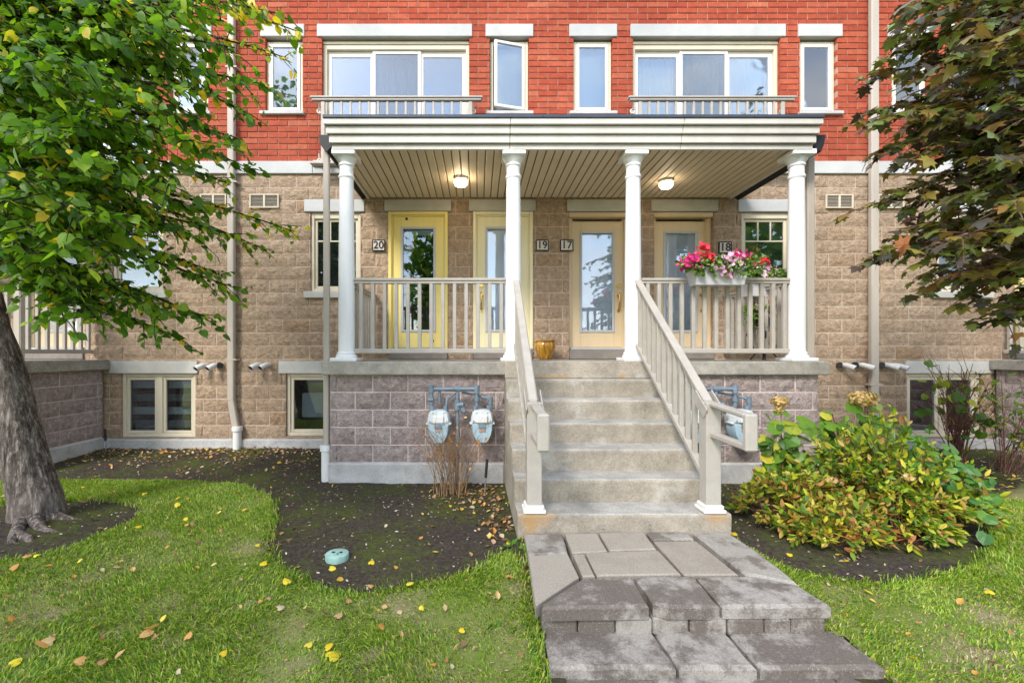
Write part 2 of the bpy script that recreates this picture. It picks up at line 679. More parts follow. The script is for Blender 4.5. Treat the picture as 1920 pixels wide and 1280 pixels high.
# soil with moss
m, t, out = nt("garden_soil")
p = pos_(t)
a = noise(t, p, 1.6, 8, .62); b = noise(t, p, 38, 6, .7); cN = noise(t, p, 9, 5, .6)
c = ramp(t, b, [(.3, (.026, .020, .016)), (.55, (.062, .048, .038)), (.75, (.115, .092, .074))])
c = mixc(t, ramp(t, math_(t, "ADD", math_(t, "MULTIPLY", a, .50), math_(t, "MULTIPLY", noise(t, p, 16, 7, .7), .50)), [(.46, 0.0), (.59, .85)]), c, mixc(t, b, (.030, .042, .008), (.11, .135, .018)))
bsdf(t, out, c, .95, .15, 0, bump(t, math_(t, "ADD", b, cN), .9, .02))
M["soil"] = m
# lawn ground under the blades
m, t, out = nt("lawn_ground")
p = pos_(t)
a = noise(t, p, 1.9, 6, .6); b = noise(t, p, 60, 5, .7)
c = mixc(t, ramp(t, a, [(.40, 0.0), (.62, 1.0)]), mixc(t, b, (.09, .13, .022), (.21, .27, .05)), mixc(t, b, (.14, .12, .05), (.38, .32, .18)))
bsdf(t, out, c, .95, .1, 0, bump(t, b, .8, .02))
M["lawn"] = m
m, t, out = nt("grass_blades")
p = pos_(t)
r = rnd_(t)
a = noise(t, p, 1.9, 6, .6)
c1 = ramp(t, r, [(0, (.07, .17, .010)), (.3, (.15, .30, .016)), (.66, (.30, .45, .025)), (.82, (.44, .50, .05)), (1, (.54, .54, .13))])
c = c1
bb = t.nodes.new("ShaderNodeBsdfPrincipled"); bb.inputs["Roughness"].default_value = .5
t.links.new(c, bb.inputs["Base Color"])
tr = t.nodes.new("ShaderNodeBsdfTranslucent"); t.links.new(c, tr.inputs["Color"])
mx = t.nodes.new("ShaderNodeMixShader"); mx.inputs[0].default_value = .3
t.links.new(bb.outputs[0], mx.inputs[1]); t.links.new(tr.outputs[0], mx.inputs[2]); t.links.new(mx.outputs[0], out.inputs["Surface"])
M["grass"] = m
M["straw"] = leafy("straw", [(0, (.14, .10, .055)), (.3, (.30, .23, .12)), (.7, (.50, .40, .24)), (.9, (.62, .52, .36)), (1, (.34, .36, .09))], .6, .2)
# barks
def bark(name, c1, c2, c3, sc):
    m, t, out = nt(name)
    pv = pos_(t, (1, 1, .13))
    p = pos_(t)
    a = noise(t, pv, sc, 9, .72); f = noise(t, pos_(t, (1, 1, .35)), sc * 2.2, 6, .7); b = noise(t, p, 3.5, 6, .6)
    h = math_(t, "ADD", math_(t, "MULTIPLY", a, .7), math_(t, "MULTIPLY", f, .3))
    c = ramp(t, h, [(.43, c1), (.51, c2), (.60, c3)])
    c = mixc(t, ramp(t, b, [(.42, 0.0), (.66, .55)]), c, mixc(t, .5, c2, c3))
    bsdf(t, out, c, .95, .15, 0, bump(t, h, 1.0, .05))
    return m
M["bark"] = bark("grey_bark", (.050, .040, .034), (.155, .125, .108), (.44, .375, .325), 34)
M["twig"] = bark("dark_twig", (.02, .015, .012), (.05, .038, .03), (.08, .06, .05), 30)
M["red_twig"] = bark("red_twig", (.08, .03, .022), (.20, .085, .06), (.34, .20, .15), 30)
M["dry_twig"] = bark("dry_twig", (.16, .09, .045), (.33, .20, .10), (.46, .31, .18), 30)
# foliage
M["linden"] = leafy("linden_leaf", [(0, (.040, .105, .008)), (.25, (.080, .195, .010)), (.55, (.145, .285, .014)), (.80, (.22, .38, .022)), (.95, (.34, .45, .03)), (.962, (.66, .52, .04)), (1, (.78, .52, .03))], .40, .55)
M["linden_yellow"] = leafy("linden_yellow_leaf", [(0, (.06, .16, .010)), (.3, (.15, .29, .02)), (.55, (.33, .40, .03)), (.65, (.70, .55, .03)), (1, (.85, .62, .03))], .36, .45)
M["maple"] = leafy("maple_leaf", [(0, (.045, .055, .032)), (.18, (.085, .060, .055)), (.40, (.085, .12, .028)), (.68, (.16, .19, .028)), (.86, (.23, .125, .038)), (.94, (.25, .22, .035)), (1, (.22, .08, .04))], .27, .28)
M["spirea"] = leafy("spirea_leaf", [(0, (.05, .13, .012)), (.35, (.14, .26, .018)), (.62, (.34, .42, .025)), (.84, (.60, .56, .04)), (.93, (.60, .40, .12)), (1, (.42, .17, .06))], .5, .35)
M["spirea_low"] = leafy("spirea_low_leaf", [(0, (.10, .15, .02)), (.3, (.30, .28, .03)), (.6, (.50, .33, .05)), (.85, (.52, .22, .06)), (1, (.36, .11, .04))], .5, .35)
M["hydrangea"] = leafy("hydrangea_leaf", [(0, (.04, .11, .014)), (.4, (.09, .20, .02)), (.7, (.15, .27, .025)), (.88, (.30, .34, .03)), (1, (.52, .46, .05))], .42, .35)
M["vine"] = leafy("vine_leaf", [(0, (.05, .15, .03)), (.5, (.09, .22, .035)), (1, (.16, .30, .05))], .42, .35)
M["weed"] = leafy("weed_leaf", [(0, (.06, .16, .02)), (.5, (.11, .25, .03)), (1, (.18, .34, .04))], .45, .35)
M["pot_leaf"] = leafy("flowerbox_leaf", [(0, (.05, .11, .02)), (.5, (.12, .23, .03)), (1, (.26, .36, .06))], .5, .3)
M["litter"] = leafy("dry_leaf", [(0, (.10, .055, .03)), (.2, (.22, .11, .05)), (.4, (.38, .20, .08)), (.6, (.46, .29, .15)), (.78, (.52, .42, .30)), (.9, (.60, .40, .06)), (1, (.60, .24, .05))], .7, .15)
M["chip"] = leafy("pale_chip", [(0, (.12, .08, .055)), (.4, (.28, .20, .14)), (.8, (.46, .38, .30)), (1, (.58, .52, .46))], .85, .02)
M["fallen_yellow"] = leafy("fallen_yellow_leaf", [(0, (.72, .48, .02)), (.7, (.85, .66, .04)), (1, (.80, .62, .10))], .5, .3)
M["fallen_orange"] = leafy("fallen_orange_leaf", [(0, (.50, .20, .04)), (.5, (.62, .30, .07)), (1, (.60, .42, .20))], .6, .25)
M["red_petal"] = leafy("red_petal", [(0, (.55, .01, .02)), (.6, (.72, .015, .04)), (1, (.80, .05, .12))], .5, .25, .1)
M["magenta_petal"] = leafy("magenta_petal", [(0, (.50, .015, .13)), (1, (.72, .05, .25))], .5, .25)
M["pink_petal"] = leafy("pink_petal", [(0, (.70, .30, .55)), (.6, (.80, .50, .68)), (1, (.85, .72, .76))], .5, .25)
M["salmon_petal"] = leafy("salmon_petal", [(0, (.80, .32, .30)), (1, (.85, .50, .42))], .5, .25)
M["hydrangea_bloom"] = leafy("dried_bloom", [(0, (.42, .30, .07)), (.5, (.62, .44, .17)), (.8, (.66, .40, .22)), (1, (.52, .50, .14))], .7, .25)

# ================================================================== THE HOUSE
PITCH = {-1: -9.45, 0: 0.0, 1: 9.4}                        # the terrace repeats every 9.4 m
house = thing("townhouse_row", (1.1, YW, 0), "terraced townhouse row with red brick upper storey above tan split stone", "building")


def mir(a, b):                                              # mirror an x-interval about the middle of one house
    return (2.2 - b, 2.2 - a)


UP = []                                                    # openings in the brick storey: kind, x0, x1, z0, z1
LOW = []
blk_up, blk_low = [], []                                    # rectangles the bricks / stones keep clear of
lintels, sills, wins, doors = [], [], [], []


def add_up(kind, x0, x1, z0, z1, lx0, lx1, s):
    wins.append((kind, x0, x1, z0, z1, s))
    blk_up.append((x0, x1, z0, z1))
    lintels.append((lx0, lx1, 6.10, 6.29, "lintel", "lintel"))
    blk_up.append((lx0, lx1, 6.10, 6.29))
    if kind == "casement" or kind == "casement_open":
        sills.append((lx0, lx1, z0 - .05, z0, "lintel"))
        blk_up.append((lx0, lx1, z0 - .05, z0))


for k, dx in PITCH.items():
    for s in (0, 1):
        f = (lambda a, b: (a + dx, b + dx)) if s == 0 else (lambda a, b: tuple(v + dx for v in mir(a, b)))
        x0, x1 = f(-3.19, -2.63); l0, l1 = f(-3.26, -2.60)
        add_up("casement", x0, x1, 4.98, 6.10, l0, l1, (k, s, 0))
        x0, x1 = f(-2.34, -.128); l0, l1 = f(-2.41, -.085)
        add_up("slider", x0, x1, 4.15, 6.10, l0, l1, (k, s, 1))
        x0, x1 = f(.18, .765); l0, l1 = f(.115, .83)
        add_up("casement_open" if (k == 0 and s == 0) else "casement", x0, x1, 4.98, 6.10, l0, l1, (k, s, 2))
        # below: doors, side window, basement windows
        x0, x1 = f(-1.345, -.448); l0, l1 = f(-1.40, -.40)
        doors.append((x0, x1, (k, s, 0))); lintels.append((l0, l1, 3.49, 3.665, "lintel_grey", "lintel"))
        blk_low += [(x0, x1, 1.25, 3.49), (l0, l1, 3.49, 3.665)]
        x0, x1 = f(-.075, .83); l0, l1 = f(-.137, .865)
        doors.append((x0, x1, (k, s, 1))); lintels.append((l0, l1, 3.49, 3.665, "lintel_grey", "lintel"))
        blk_low += [(x0, x1, 1.25, 3.49), (l0, l1, 3.49, 3.665)]
        x0, x1 = f(-2.51, -1.76); l0, l1 = f(-2.60, -1.70)
        wins.append(("sash", x0, x1, 2.29, 3.48, (k, s, 3))); lintels.append((l0, l1, 3.48, 3.665, "lintel", "lintel"))
        sills.append((l0, l1, 2.19, 2.29, "lintel_grey"))
        blk_low += [(x0, x1, 2.29, 3.48), (l0, l1, 3.48, 3.665), (l0, l1, 2.19, 2.29)]
        if k == 0:
            for (kind, w0, w1, q0, q1, zb, n) in (("basement_pair", *f(-5.36, -4.24), *f(-5.52, -4.20), .10, 4), ("basement", *f(-2.88, -2.20), *f(-2.985, -2.08), .12, 5)):
                wins.append((kind, w0, w1, zb, 1.06, (k, s, n)))
                lintels.append((q0, q1, 1.06, 1.25, "lintel_grey", "lintel"))
                blk_low += [(w0, w1, zb, 1.06), (q0, q1, 1.06, 1.25)]

XL, XR = -8.3, 9.6                                          # how far the terrace is built
ZB, ZS0, ZS1, ZT = .085, 4.05, 4.235, 7.62
keep = lambda a, b: b > XL + .05 and a < XR - .05


def subtract(rect, blocks):
    out = [rect]
    for (bx0, bx1, bz0, bz1) in blocks:
        nxt = []
        for (x0, x1, z0, z1) in out:
            if bx1 <= x0 or bx0 >= x1 or bz1 <= z0 or bz0 >= z1:
                nxt.append((x0, x1, z0, z1)); continue
            if bx0 > x0: nxt.append((x0, bx0, z0, z1))
            if bx1 < x1: nxt.append((bx1, x1, z0, z1))
            a, b = max(x0, bx0), min(x1, bx1)
            if bz0 > z0: nxt.append((a, b, z0, bz0))
            if bz1 < z1: nxt.append((a, b, bz1, z1))
        out = nxt
    return out


# backing walls: cut into a grid round the openings
def backing(name, zb, zt, blocks, y0, y1, mat):
    b = MB()
    holes = [(r[0] - .005, r[1] + .005, r[2] - .005, r[3] + .005) for r in blocks if r[3] - r[2] > .3 and keep(r[0], r[1])]
    zs = sorted({zb, zt} | {min(max(v, zb), zt) for r in holes for v in (r[2], r[3])})
    for z0, z1 in zip(zs[:-1], zs[1:]):
        if z1 - z0 < 1e-4:
            continue
        zc = (z0 + z1) / 2
        hs = sorted([(max(r[0], XL), min(r[1], XR)) for r in holes if r[2] < zc < r[3]])
        x = XL
        for a, c in hs + [(XR, XR)]:
            if a > x:
                b.box(x, a, y0, y1, z0, z1)
            x = max(x, c)
    return obj(name, b, mat, house)


brick_wall = backing("brick_wall", ZS1, ZT, blk_up, YW + .012, YW + .12, M["brick_mortar"])
stone_wall = backing("stone_wall", ZB, ZS0, blk_low, YW + .012, YW + .12, M["stone_mortar"])


def split_block(seed, nx=6, nz=3, depth=.012):
    """a unit stone: x,z in -.5..+.5, its broken face towards -Y (y in metres)"""
    r = random.Random(seed)
    b = MB()
    vs, fs = [], []
    for j in range(nz + 1):
        for i in range(nx + 1):
            e = i in (0, nx) or j in (0, nz)
            y = 0.006 if e else -r.uniform(.0, depth)
            vs.append((i / nx - .5, y, j / nz - .5))
    for j in range(nz):
        for i in range(nx):
            a = j * (nx + 1) + i
            q = (a, a + 1, a + nx + 2, a + nx + 1)
            fs += [(q[0], q[1], q[2]), (q[0], q[2], q[3])] if r.random() < .5 else [(q[0], q[1], q[3]), (q[1], q[2], q[3])]
    o = len(vs)
    for (x, z) in ((-.5, -.5), (.5, -.5), (.5, .5), (-.5, .5)):
        vs.append((x, .006, z)); vs.append((x, .09, z))
    for k in range(4):
        a, c = o + 2 * k, o + 2 * ((k + 1) % 4)
        fs.append((a, a + 1, c + 1, c))
    return b.add(vs, fs)


def unit_brick(seed):
    r = random.Random(seed)
    c = .012
    b = MB().box(-.5, .5, 0, .09, -.5, .5)
    b.v = [(x, y, z) for (x, y, z) in b.v]
    # a small worn chamfer round the face
    b2 = MB()
    f = [(-.5, -.5), (.5, -.5), (.5, .5), (-.5, .5)]
    inner = [(x * (1 - .02), z * (1 - .06)) for (x, z) in f]
    vs = [(x, 0 + r.uniform(-.0012, .0012), z) for (x, z) in inner] + [(x, .004, z) for (x, z) in f] + [(x, .09, z) for (x, z) in f]
    fs = [(0, 1, 2, 3)]
    for k in range(4):
        n = (k + 1) % 4
        fs += [(4 + k, 4 + n, n, k), (8 + k, 8 + n, 4 + n, 4 + k)]
    return b2.add(vs, fs)


def lay(parent, name, pieces, unit_mbs, mat, limit, score, origin=(0, 0, 0), rotz=0.0, jit=.002):
    """pieces: (x0,x1,z0,z1) in the wall's own plane; the best-scored become objects, the rest one joined part"""
    meshes = []
    for k, u in enumerate(unit_mbs):
        me = u.mesh(name)
        me.materials.append(mat)
        meshes.append(me)
    order = sorted(range(len(pieces)), key=lambda i: -score(pieces[i]))
    single = set(order[:limit])
    rest = MB()
    R = Matrix.Rotation(rotz, 3, "Z")
    O = Vector(origin)
    for i, (x0, x1, z0, z1) in enumerate(pieces):
        k = random.randrange(len(meshes))
        dy = random.uniform(-jit, jit)
        c = O + R @ Vector(((x0 + x1) / 2, dy, (z0 + z1) / 2))
        if i in single:
            put(name, meshes[k], None, parent, c, (0, 0, rotz), (x1 - x0, 1, z1 - z0))
        else:
            rest.add([c + R @ Vector((x * (x1 - x0), y, z * (z1 - z0))) for (x, y, z) in unit_mbs[k].v], unit_mbs[k].f)
    if rest.v:
        o = obj(name, rest, mat, parent)
        o["kind"] = "stuff"
    return len(single)


def courses(x0, x1, z0, z1, w, h, joint, blocks, off=0.0, jitter=0.0):
    out = []
    r = 0
    z = z0
    while z < z1 - .02:
        x = x0 - w + ((w / 2) if r % 2 else 0) + off
        while x < x1:
            a, b = max(x + joint / 2, x0), min(x + w - joint / 2, x1)
            zt = min(z + h - joint / 2, z1)
            if b - a > .008 and zt - z > .01:
                for q in subtract((a, b, z + joint / 2, zt), blocks):
                    if q[1] - q[0] > .008 and q[3] - q[2] > .008:
                        out.append(q)
            x += w
        z += h
        r += 1
    return out


def in_view(x, z):
    px, py = VPX + x * 125, VPY - (z - CAMZ) * 125
    return px, py


def score_brick(q):
    px, py = in_view((q[0] + q[1]) / 2, (q[2] + q[3]) / 2)
    hidden = (596 < px < 1550 and py > 222) or px < 470 or px > 1640 or py < -4
    return (q[1] - q[0]) * (q[3] - q[2]) * 40 - (100 if hidden else 0) - random.random() * .2


def score_stone(q):
    px, py = in_view((q[0] + q[1]) / 2, (q[2] + q[3]) / 2)
    hidden = (618 < px < 1515 and py > 672) or px < 180 or px > 1760 or (px < 440 and py < 520) or (px > 1640 and py < 500) or (660 < px < 1370 and py < 372) or (600 < px < 1520 and py < 320)
    return (q[1] - q[0]) * (q[3] - q[2]) * 12 - (100 if hidden else 0)


br = [q for q in courses(XL, XR, ZS1 + .002, ZT, .300, .0889, .0125, [r for r in blk_up if keep(r[0], r[1])], .05)]
lay(brick_wall, "brick", br, [unit_brick(i) for i in range(6)], M["brick"], 299, score_brick, (0, YW, 0), 0, .0025)
st = courses(XL, XR, ZB, ZS0, .40, .1985, .013, [r for r in blk_low if keep(r[0], r[1])] + [(-20, XR, 99, 100)], .17)
lay(stone_wall, "stone_block", st, [split_block(i) for i in range(8)], M["stone"], 299, score_stone, (0, YW, 0), 0, .004)

# string course, foundation, body behind
b = MB()
for k in (-1, 0, 1):
    d = PITCH[k]
b = MB()
xs = [XL]
segs = [(XL, -9.45 + 4.66 + .0), (-9.45 + 4.66, -2.46), (-2.46, 4.66), (4.66, 6.9), (6.9, XR)]
for (a, c) in [(XL, -4.81), (-4.81, -2.47), (4.68, 6.90), (6.90, XR)]:
    b.box(a + .003, c - .003, YW - .03, YW + .1, ZS0, ZS1, .006)
for (a, c) in [(-.04, 2.24), (-2.47, -.04), (2.24, 4.68)]:
    b.box(a + .003, c - .003, YW - .03, YW + .1, ZS0, ZS1 - .09, .006)
obj("string_course", b, M["lintel"], house)
b = MB().box(XL, XR, YW - .045, YW + .1, -.5, ZB, .015)
obj("foundation", b, M["parge"], house)
b = MB()
b.box(XL, XR, YW + .75, YW + 6, -.4, ZT + .3)
b.box(XL, XR, YW - .25, YW + .74, ZT + .05, ZT + .3, .02)
obj("house_body", b, M["body"], house)
for (a, c, z0, z1, mk, nm) in lintels:
    if keep(a, c) and c < XR and a > XL:
        o = obj(nm, MB().box(a, c, YW - .022, YW + .11, z0 + .002, z1, .007), M[mk], house)

# ---- windows
win_group = {}


def window(kind, x0, x1, z0, z1, key):
    k, s, n = key
    yf = YW + .085
    if kind == "slider":
        fr = MB().ring(x0, x1, z0, z1 - .07, .055, yf - .02, yf + .09, .006, .07, .08)
        fr.box(x0 - .0, x1 + .0, yf - .035, yf + .02, z1 - .069, z1 - .028, .006)
        fr.box(x0, x1, yf + .0, yf + .08, z1 - .027, z1 - .001)
        w = obj("sliding_door_window", fr, M["cream"], house)
        zi0, zi1 = z0 + .08, z1 - .14
        W = x1 - x0 - .11
        p = [x0 + .055, x0 + .055 + W * .335, x0 + .055 + W * .665, x1 - .055]
        for i in range(3):
            mid = i == 1
            yy = yf + (.005 if mid else .03)
            a, c = (p[i] - .02, p[i + 1] + .02) if mid else (p[i] + .001, p[i + 1])
            sa = obj("sash", MB().ring(a, c, zi0 + .001, zi1 - .001, .055 if not mid else .045, yy, yy + .03, .004, .085 if not mid else .05), M["cream_white"], w)
            ga = (a + .045, c - .045)
            obj("pane", MB().box(ga[0], ga[1], yy + .012, yy + .018, zi0 + .04, zi1 - .04), M["glass"] if not mid else M["glass_dark"], sa)
            cu = MB()
            n_f = 14
            for q in range(n_f):                            # the curtain hangs in folds
                u0, u1 = ga[0] + (ga[1] - ga[0]) * q / n_f, ga[0] + (ga[1] - ga[0]) * (q + 1) / n_f
                d0, d1 = (.0, .03) if q % 2 else (.03, .0)
                y0 = yf + .16
                cu.add([(u0, y0 + d0, zi0), (u1, y0 + d1, zi0), (u1, y0 + d1, zi1 - .02), (u0, y0 + d0, zi1 - .02)], [(0, 1, 2, 3)])
            partly = s == 0 and not mid
            if not partly:
                cv = np.array(cu.v)
                obj("curtain", cu, M["curtain_grey"] if mid else M["curtain"], w)
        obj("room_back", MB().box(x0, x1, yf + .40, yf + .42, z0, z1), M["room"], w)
    elif kind.startswith("casement"):
        fr = MB().ring(x0 + .004, x1 - .004, z0 + .002, z1 - .03, .05, yf - .03, yf + .05, .006)
        w = obj("casement_window", fr, M["cream"], house)
        a, c, e, g = x0 + .055, x1 - .055, z0 + .05, z1 - .08
        sb = MB().ring(a, c, e, g, .042, yf - .045, yf - .005, .005)
        gb = MB().box(a + .035, c - .035, yf - .028, yf - .022, e + .035, g - .035)
        if kind == "casement_open":                         # hinged on its right, swung out a little
            R = Matrix.Rotation(math.radians(15), 3, "Z"); h = Vector((c, yf - .045, 0))
            for q in (sb, gb):
                q.v = [tuple(h + R @ (Vector(v) - h)) for v in q.v]
        sa = obj("sash", sb, M["cream_white"], w)
        obj("pane", gb, M["glass_dark"] if n == 0 and s == 0 and k == 0 else M["glass"], sa)
        if n == 2 and s == 1:
            obj("curtain", MB().box(a, c, yf + .10, yf + .11, e, g), M["curtain"], w)
        elif n == 2 or (n == 0 and s == 0):
            for q in range(30):
                z = e + (g - e) * (q + .5) / 30
                if q == 0:
                    bl = MB()
                bl.add([(a, yf + .07, z + .02), (c, yf + .07, z + .02), (c, yf + .095, z - .012), (a, yf + .095, z - .012)], [(0, 1, 2, 3)])
            o = obj("blind_slat", bl, M["blind"] if n == 0 else M["curtain"], w)
            o["kind"] = "stuff"
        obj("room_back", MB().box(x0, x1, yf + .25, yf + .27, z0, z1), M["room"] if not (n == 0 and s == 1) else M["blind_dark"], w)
    elif kind == "sash":
        fr = MB().ring(x0 + .002, x1 - .002, z0 + .002, z1 - .002, .045, yf - .06, yf + .04, .006, .09)
        w = obj("sash_window", fr, M["cream"], house)
        a, c, e, g = x0 + .047, x1 - .047, z0 + .047, z1 - .092
        sa = obj("sash", MB().ring(a, c, e, g, .04, yf - .03, yf + .01, .005), M["cream"], w)
        obj("pane", MB().box(a + .03, c - .03, yf - .012, yf - .006, e + .03, g - .03), M["glass_dark"], sa)
        mu = g - .33
        obj("glazing_bar", MB().box(a + .04, c - .04, yf - .026, yf - .001, mu - .011, mu + .011, .003), M["cream"], sa)
        for q in (1, 2):
            xq = a + .04 + (c - a - .08) * q / 3
            obj("glazing_bar", MB().box(xq - .009, xq + .009, yf - .025, yf - .002, mu + .011, g - .04, .003), M["cream"], sa)
        bl = MB()
        for q in range(40):
            z = e + (g - e) * (q + .5) / 40
            bl.add([(a, yf + .05, z + .014), (c, yf + .05, z + .014), (c, yf + .065, z - .008), (a, yf + .065, z - .008)], [(0, 1, 2, 3)])
        o = obj("blind_slat", bl, M["blind_dark"], w); o["kind"] = "stuff"
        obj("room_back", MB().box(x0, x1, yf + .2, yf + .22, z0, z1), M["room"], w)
    else:
        fr = MB().ring(x0 + .002, x1 - .002, z0 + .002, z1 - .002, .05, yf - .05, yf + .05, .006)
        pair = kind == "basement_pair"
        m = (x0 + x1) / 2
        if pair:
            fr.box(m - .04, m + .04, yf - .046, yf + .05, z0 + .05, z1 - .05, .006)
        w = obj("basement_window", fr, M["cream"], house)
        for (a, c) in (((x0 + .052, m - .042), (m + .042, x1 - .052)) if pair else ((x0 + .052, x1 - .052),)):
            e, g = z0 + .053, z1 - .053
            sa = obj("sash", MB().ring(a, c, e, g, .045, yf - .03, yf + .01, .005), M["cream"], w)
            obj("pane", MB().box(a + .04, c - .04, yf - .012, yf - .006, e + .04, g - .04), M["glass_dark"], sa)
            if pair:
                for q in range(4):
                    zz = e + .08 + q * .2
                    obj("blind_band", MB().box(a + .02, c - .02, yf + .06, yf + .065, zz, zz + .11), M["blind"] if q % 2 else M["blind_dark"], w)
            else:
                obj("box_in_window", MB().box(a + .12, c - .06, yf + .08, yf + .16, e + .2, g - .25, .02), M["blind"], w)
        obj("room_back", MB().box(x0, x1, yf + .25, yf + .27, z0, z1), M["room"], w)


for wdef in wins:
    if wdef[1] > XL + .02 and wdef[2] < XR - .02:
        window(*wdef)
for (a, c, z0, z1, mk) in sills:
    if a > XL and c < XR:
        obj("window_sill", MB().box(a, c, YW - .05, YW + .08, z0, z1 - .001, .008), M[mk], house)
for k, dx in PITCH.items():                                 # the sliders' low sills
    for s in (0, 1):
        a, c = (-2.46, -.05) if s == 0 else mir(-2.46, -.05)
        if a + dx > XL and c + dx < XR and k == 0:
            obj("window_sill", MB().box(a + dx, c + dx, YW - .07, YW + .075, ZS1 - .085, ZS1 - .002, .01), M["lintel"], house)

# ---- doors
LAND = 1.272


def door(x0, x1, key):
    k, s, n = key
    color = {(0, 0): "door_yellow", (0, 1): "door_pale", (1, 1): "door_tan", (1, 0): "door_tan"}[(s, n)]
    rec = .0 if s == 0 else .10
    y = YW + .03 + rec
    z0, z1 = LAND + .15, 3.488
    hd = .05 if s == 0 else .05
    fr = MB().ring(x0 + .002, x1 - .002, z0, z1 - (0 if s == 0 else 0), .05, YW - .012 + rec, YW + .12 + rec, .008, hd, .004)
    fr.ring(x0 + .052, x1 - .052, z0, z1 - hd, .018, y - .01, y + .09, .004, .018, .003)
    if s == 1:
        fr.box(x0 + .002, x1 - .002, YW + .02, YW + .09, z1 - .07, z1 - .003, .008)
    a, c = x0 + .071, x1 - .071
    zb, zt = z0 + .03, z1 - hd - .02 - (.04 if s == 1 else 0)
    gx0, gx1, gz0, gz1 = a + .125, c - .125, z0 + .27, zt - .16
    lf = MB().ring(a, c, zb, zt, gx0 - a, y, y + .045, .004, zt - gz1, gz0 - zb)
    d = obj("door", lf, M[color], house)
    if color == "door_yellow" and k == 0:
        d["label"] = "bright yellow door"
    elif color == "door_pale" and k == 0:
        d["label"] = "pale yellow door"
    obj("door_frame", fr, M[color], d)
    tr = MB().ring(gx0 - .01, gx1 + .01, gz0 - .01, gz1 + .01, .036, y - .014, y + .01, .006)
    obj("glazing_frame", tr, M["grey_frame"], d)
    obj("pane", MB().box(gx0 + .02, gx1 - .02, y + .012, y + .02, gz0 + .02, gz1 - .02), M["glass_door"] if not (s == 0 and n == 0) else M["glass_dark"], d)
    if s == 0 and n == 0:
        obj("blind_rail", MB().box(gx0 + .01, gx1 - .01, y + .03, y + .045, gz1 - .11, gz1 - .03), M["blind"], d)
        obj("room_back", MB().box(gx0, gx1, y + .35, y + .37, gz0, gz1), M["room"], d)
        hol = MB()
        for (hx, hz) in ((a + .20, zt - .03), (c - .16, zb + .10), (a + .05, z0 + .99), (a + .05, z0 + .84)):
            hol.box(hx - .018, hx + .018, y - .003, y + .002, hz - .018 - (.02 if hz < z0 + .9 and hz > z0 + .5 else 0), hz + .018)
        obj("lock_hole", hol, M["black"], d)
    else:
        bl = MB()
        for q in range(56):
            z = gz0 + .02 + (gz1 - gz0 - .04) * (q + .5) / 56
            bl.add([(gx0 + .015, y + .040, z + .0142), (gx1 - .015, y + .040, z + .0142), (gx1 - .015, y + .034, z - .0142), (gx0 + .015, y + .034, z - .0142)], [(0, 1, 2, 3)])
        o = obj("blind_slat", bl, M["blind"], d); o["kind"] = "stuff"
    if not (s == 0 and n == 0):
        hx = a + .055 if s == 0 else c - .055
        if s == 1 and n == 0:
            hx = c - .055
        hz = z0 + .80
        hb = MB().tube([(hx, y - .002, hz + .17), (hx, y - .022, hz + .17)], .030, 14)
        hb.tube([(hx, y - .002, hz + .035), (hx, y - .014, hz + .035)], .032, 12)
        hb.tube([(hx, y - .012, hz + .05), (hx, y - .055, hz + .03), (hx, y - .062, hz - .05), (hx, y - .05, hz - .14), (hx, y - .014, hz - .20)], [.020, .016, .014, .012, .018], 10)
        hb.tube([(hx, y - .002, hz - .205), (hx, y - .014, hz - .205)], .024, 12)
        soft(obj("handle", hb, M["brass"], d))
    obj("threshold", MB().box(x0 + .03, x1 - .03, YW - .02, YW + .1, z0 - .002, z0 + .026, .005), M["grey_frame"], d)
    obj("sill_block", MB().box(x0 + .005, x1 - .005, YW - .025, YW + .08, LAND + .002, z0 - .004, .008), M["sill_stone"], d)


for (x0, x1, key) in doors:
    if x0 > XL + .02 and x1 < XR - .02:
        door(x0, x1, key)

# ================================================================== PORCHES
def column(parent, x, y):
    prof = [(.118, .0), (.122, .012), (.118, .03), (.108, .036), (.110, .05), (.104, .062), (.096, .068), (.0935, .09), (.0925, .6), (.090, 1.2), (.084, 1.9), (.079, 2.11),
            (.088, 2.125), (.090, 2.135), (.088, 2.15), (.079, 2.155), (.079, 2.20), (.080, 2.235), (.086, 2.24), (.088, 2.252), (.084, 2.262), (.098, 2.285), (.112, 2.31), (.118, 2.325)]
    prof = [(.118, 0), (.122, .012), (.116, .03), (.106, .038), (.110, .05), (.102, .064), (.094, .072), (.0925, .10), (.0925, .6), (.0905, 1.1), (.0855, 1.6), (.080, 2.02),
            (.079, 2.06), (.089, 2.072), (.091, 2.085), (.088, 2.10), (.079, 2.108), (.0785, 2.16), (.079, 2.20), (.090, 2.208), (.090, 2.222), (.084, 2.232), (.096, 2.255), (.112, 2.28), (.119, 2.30)]
    c = soft(obj("column", MB().lathe(prof, x, y, 28, LAND + .042), M["white"], parent))
    obj("plinth", MB().box(x - .15, x + .15, y - .15, y + .15, LAND + .002, LAND + .043, .006), M["white"], c)
    obj("capital", MB().box(x - .132, x + .132, y - .145, y + .145, LAND + .0425 + 2.298, 3.672, .006), M["white"], c)
    return c


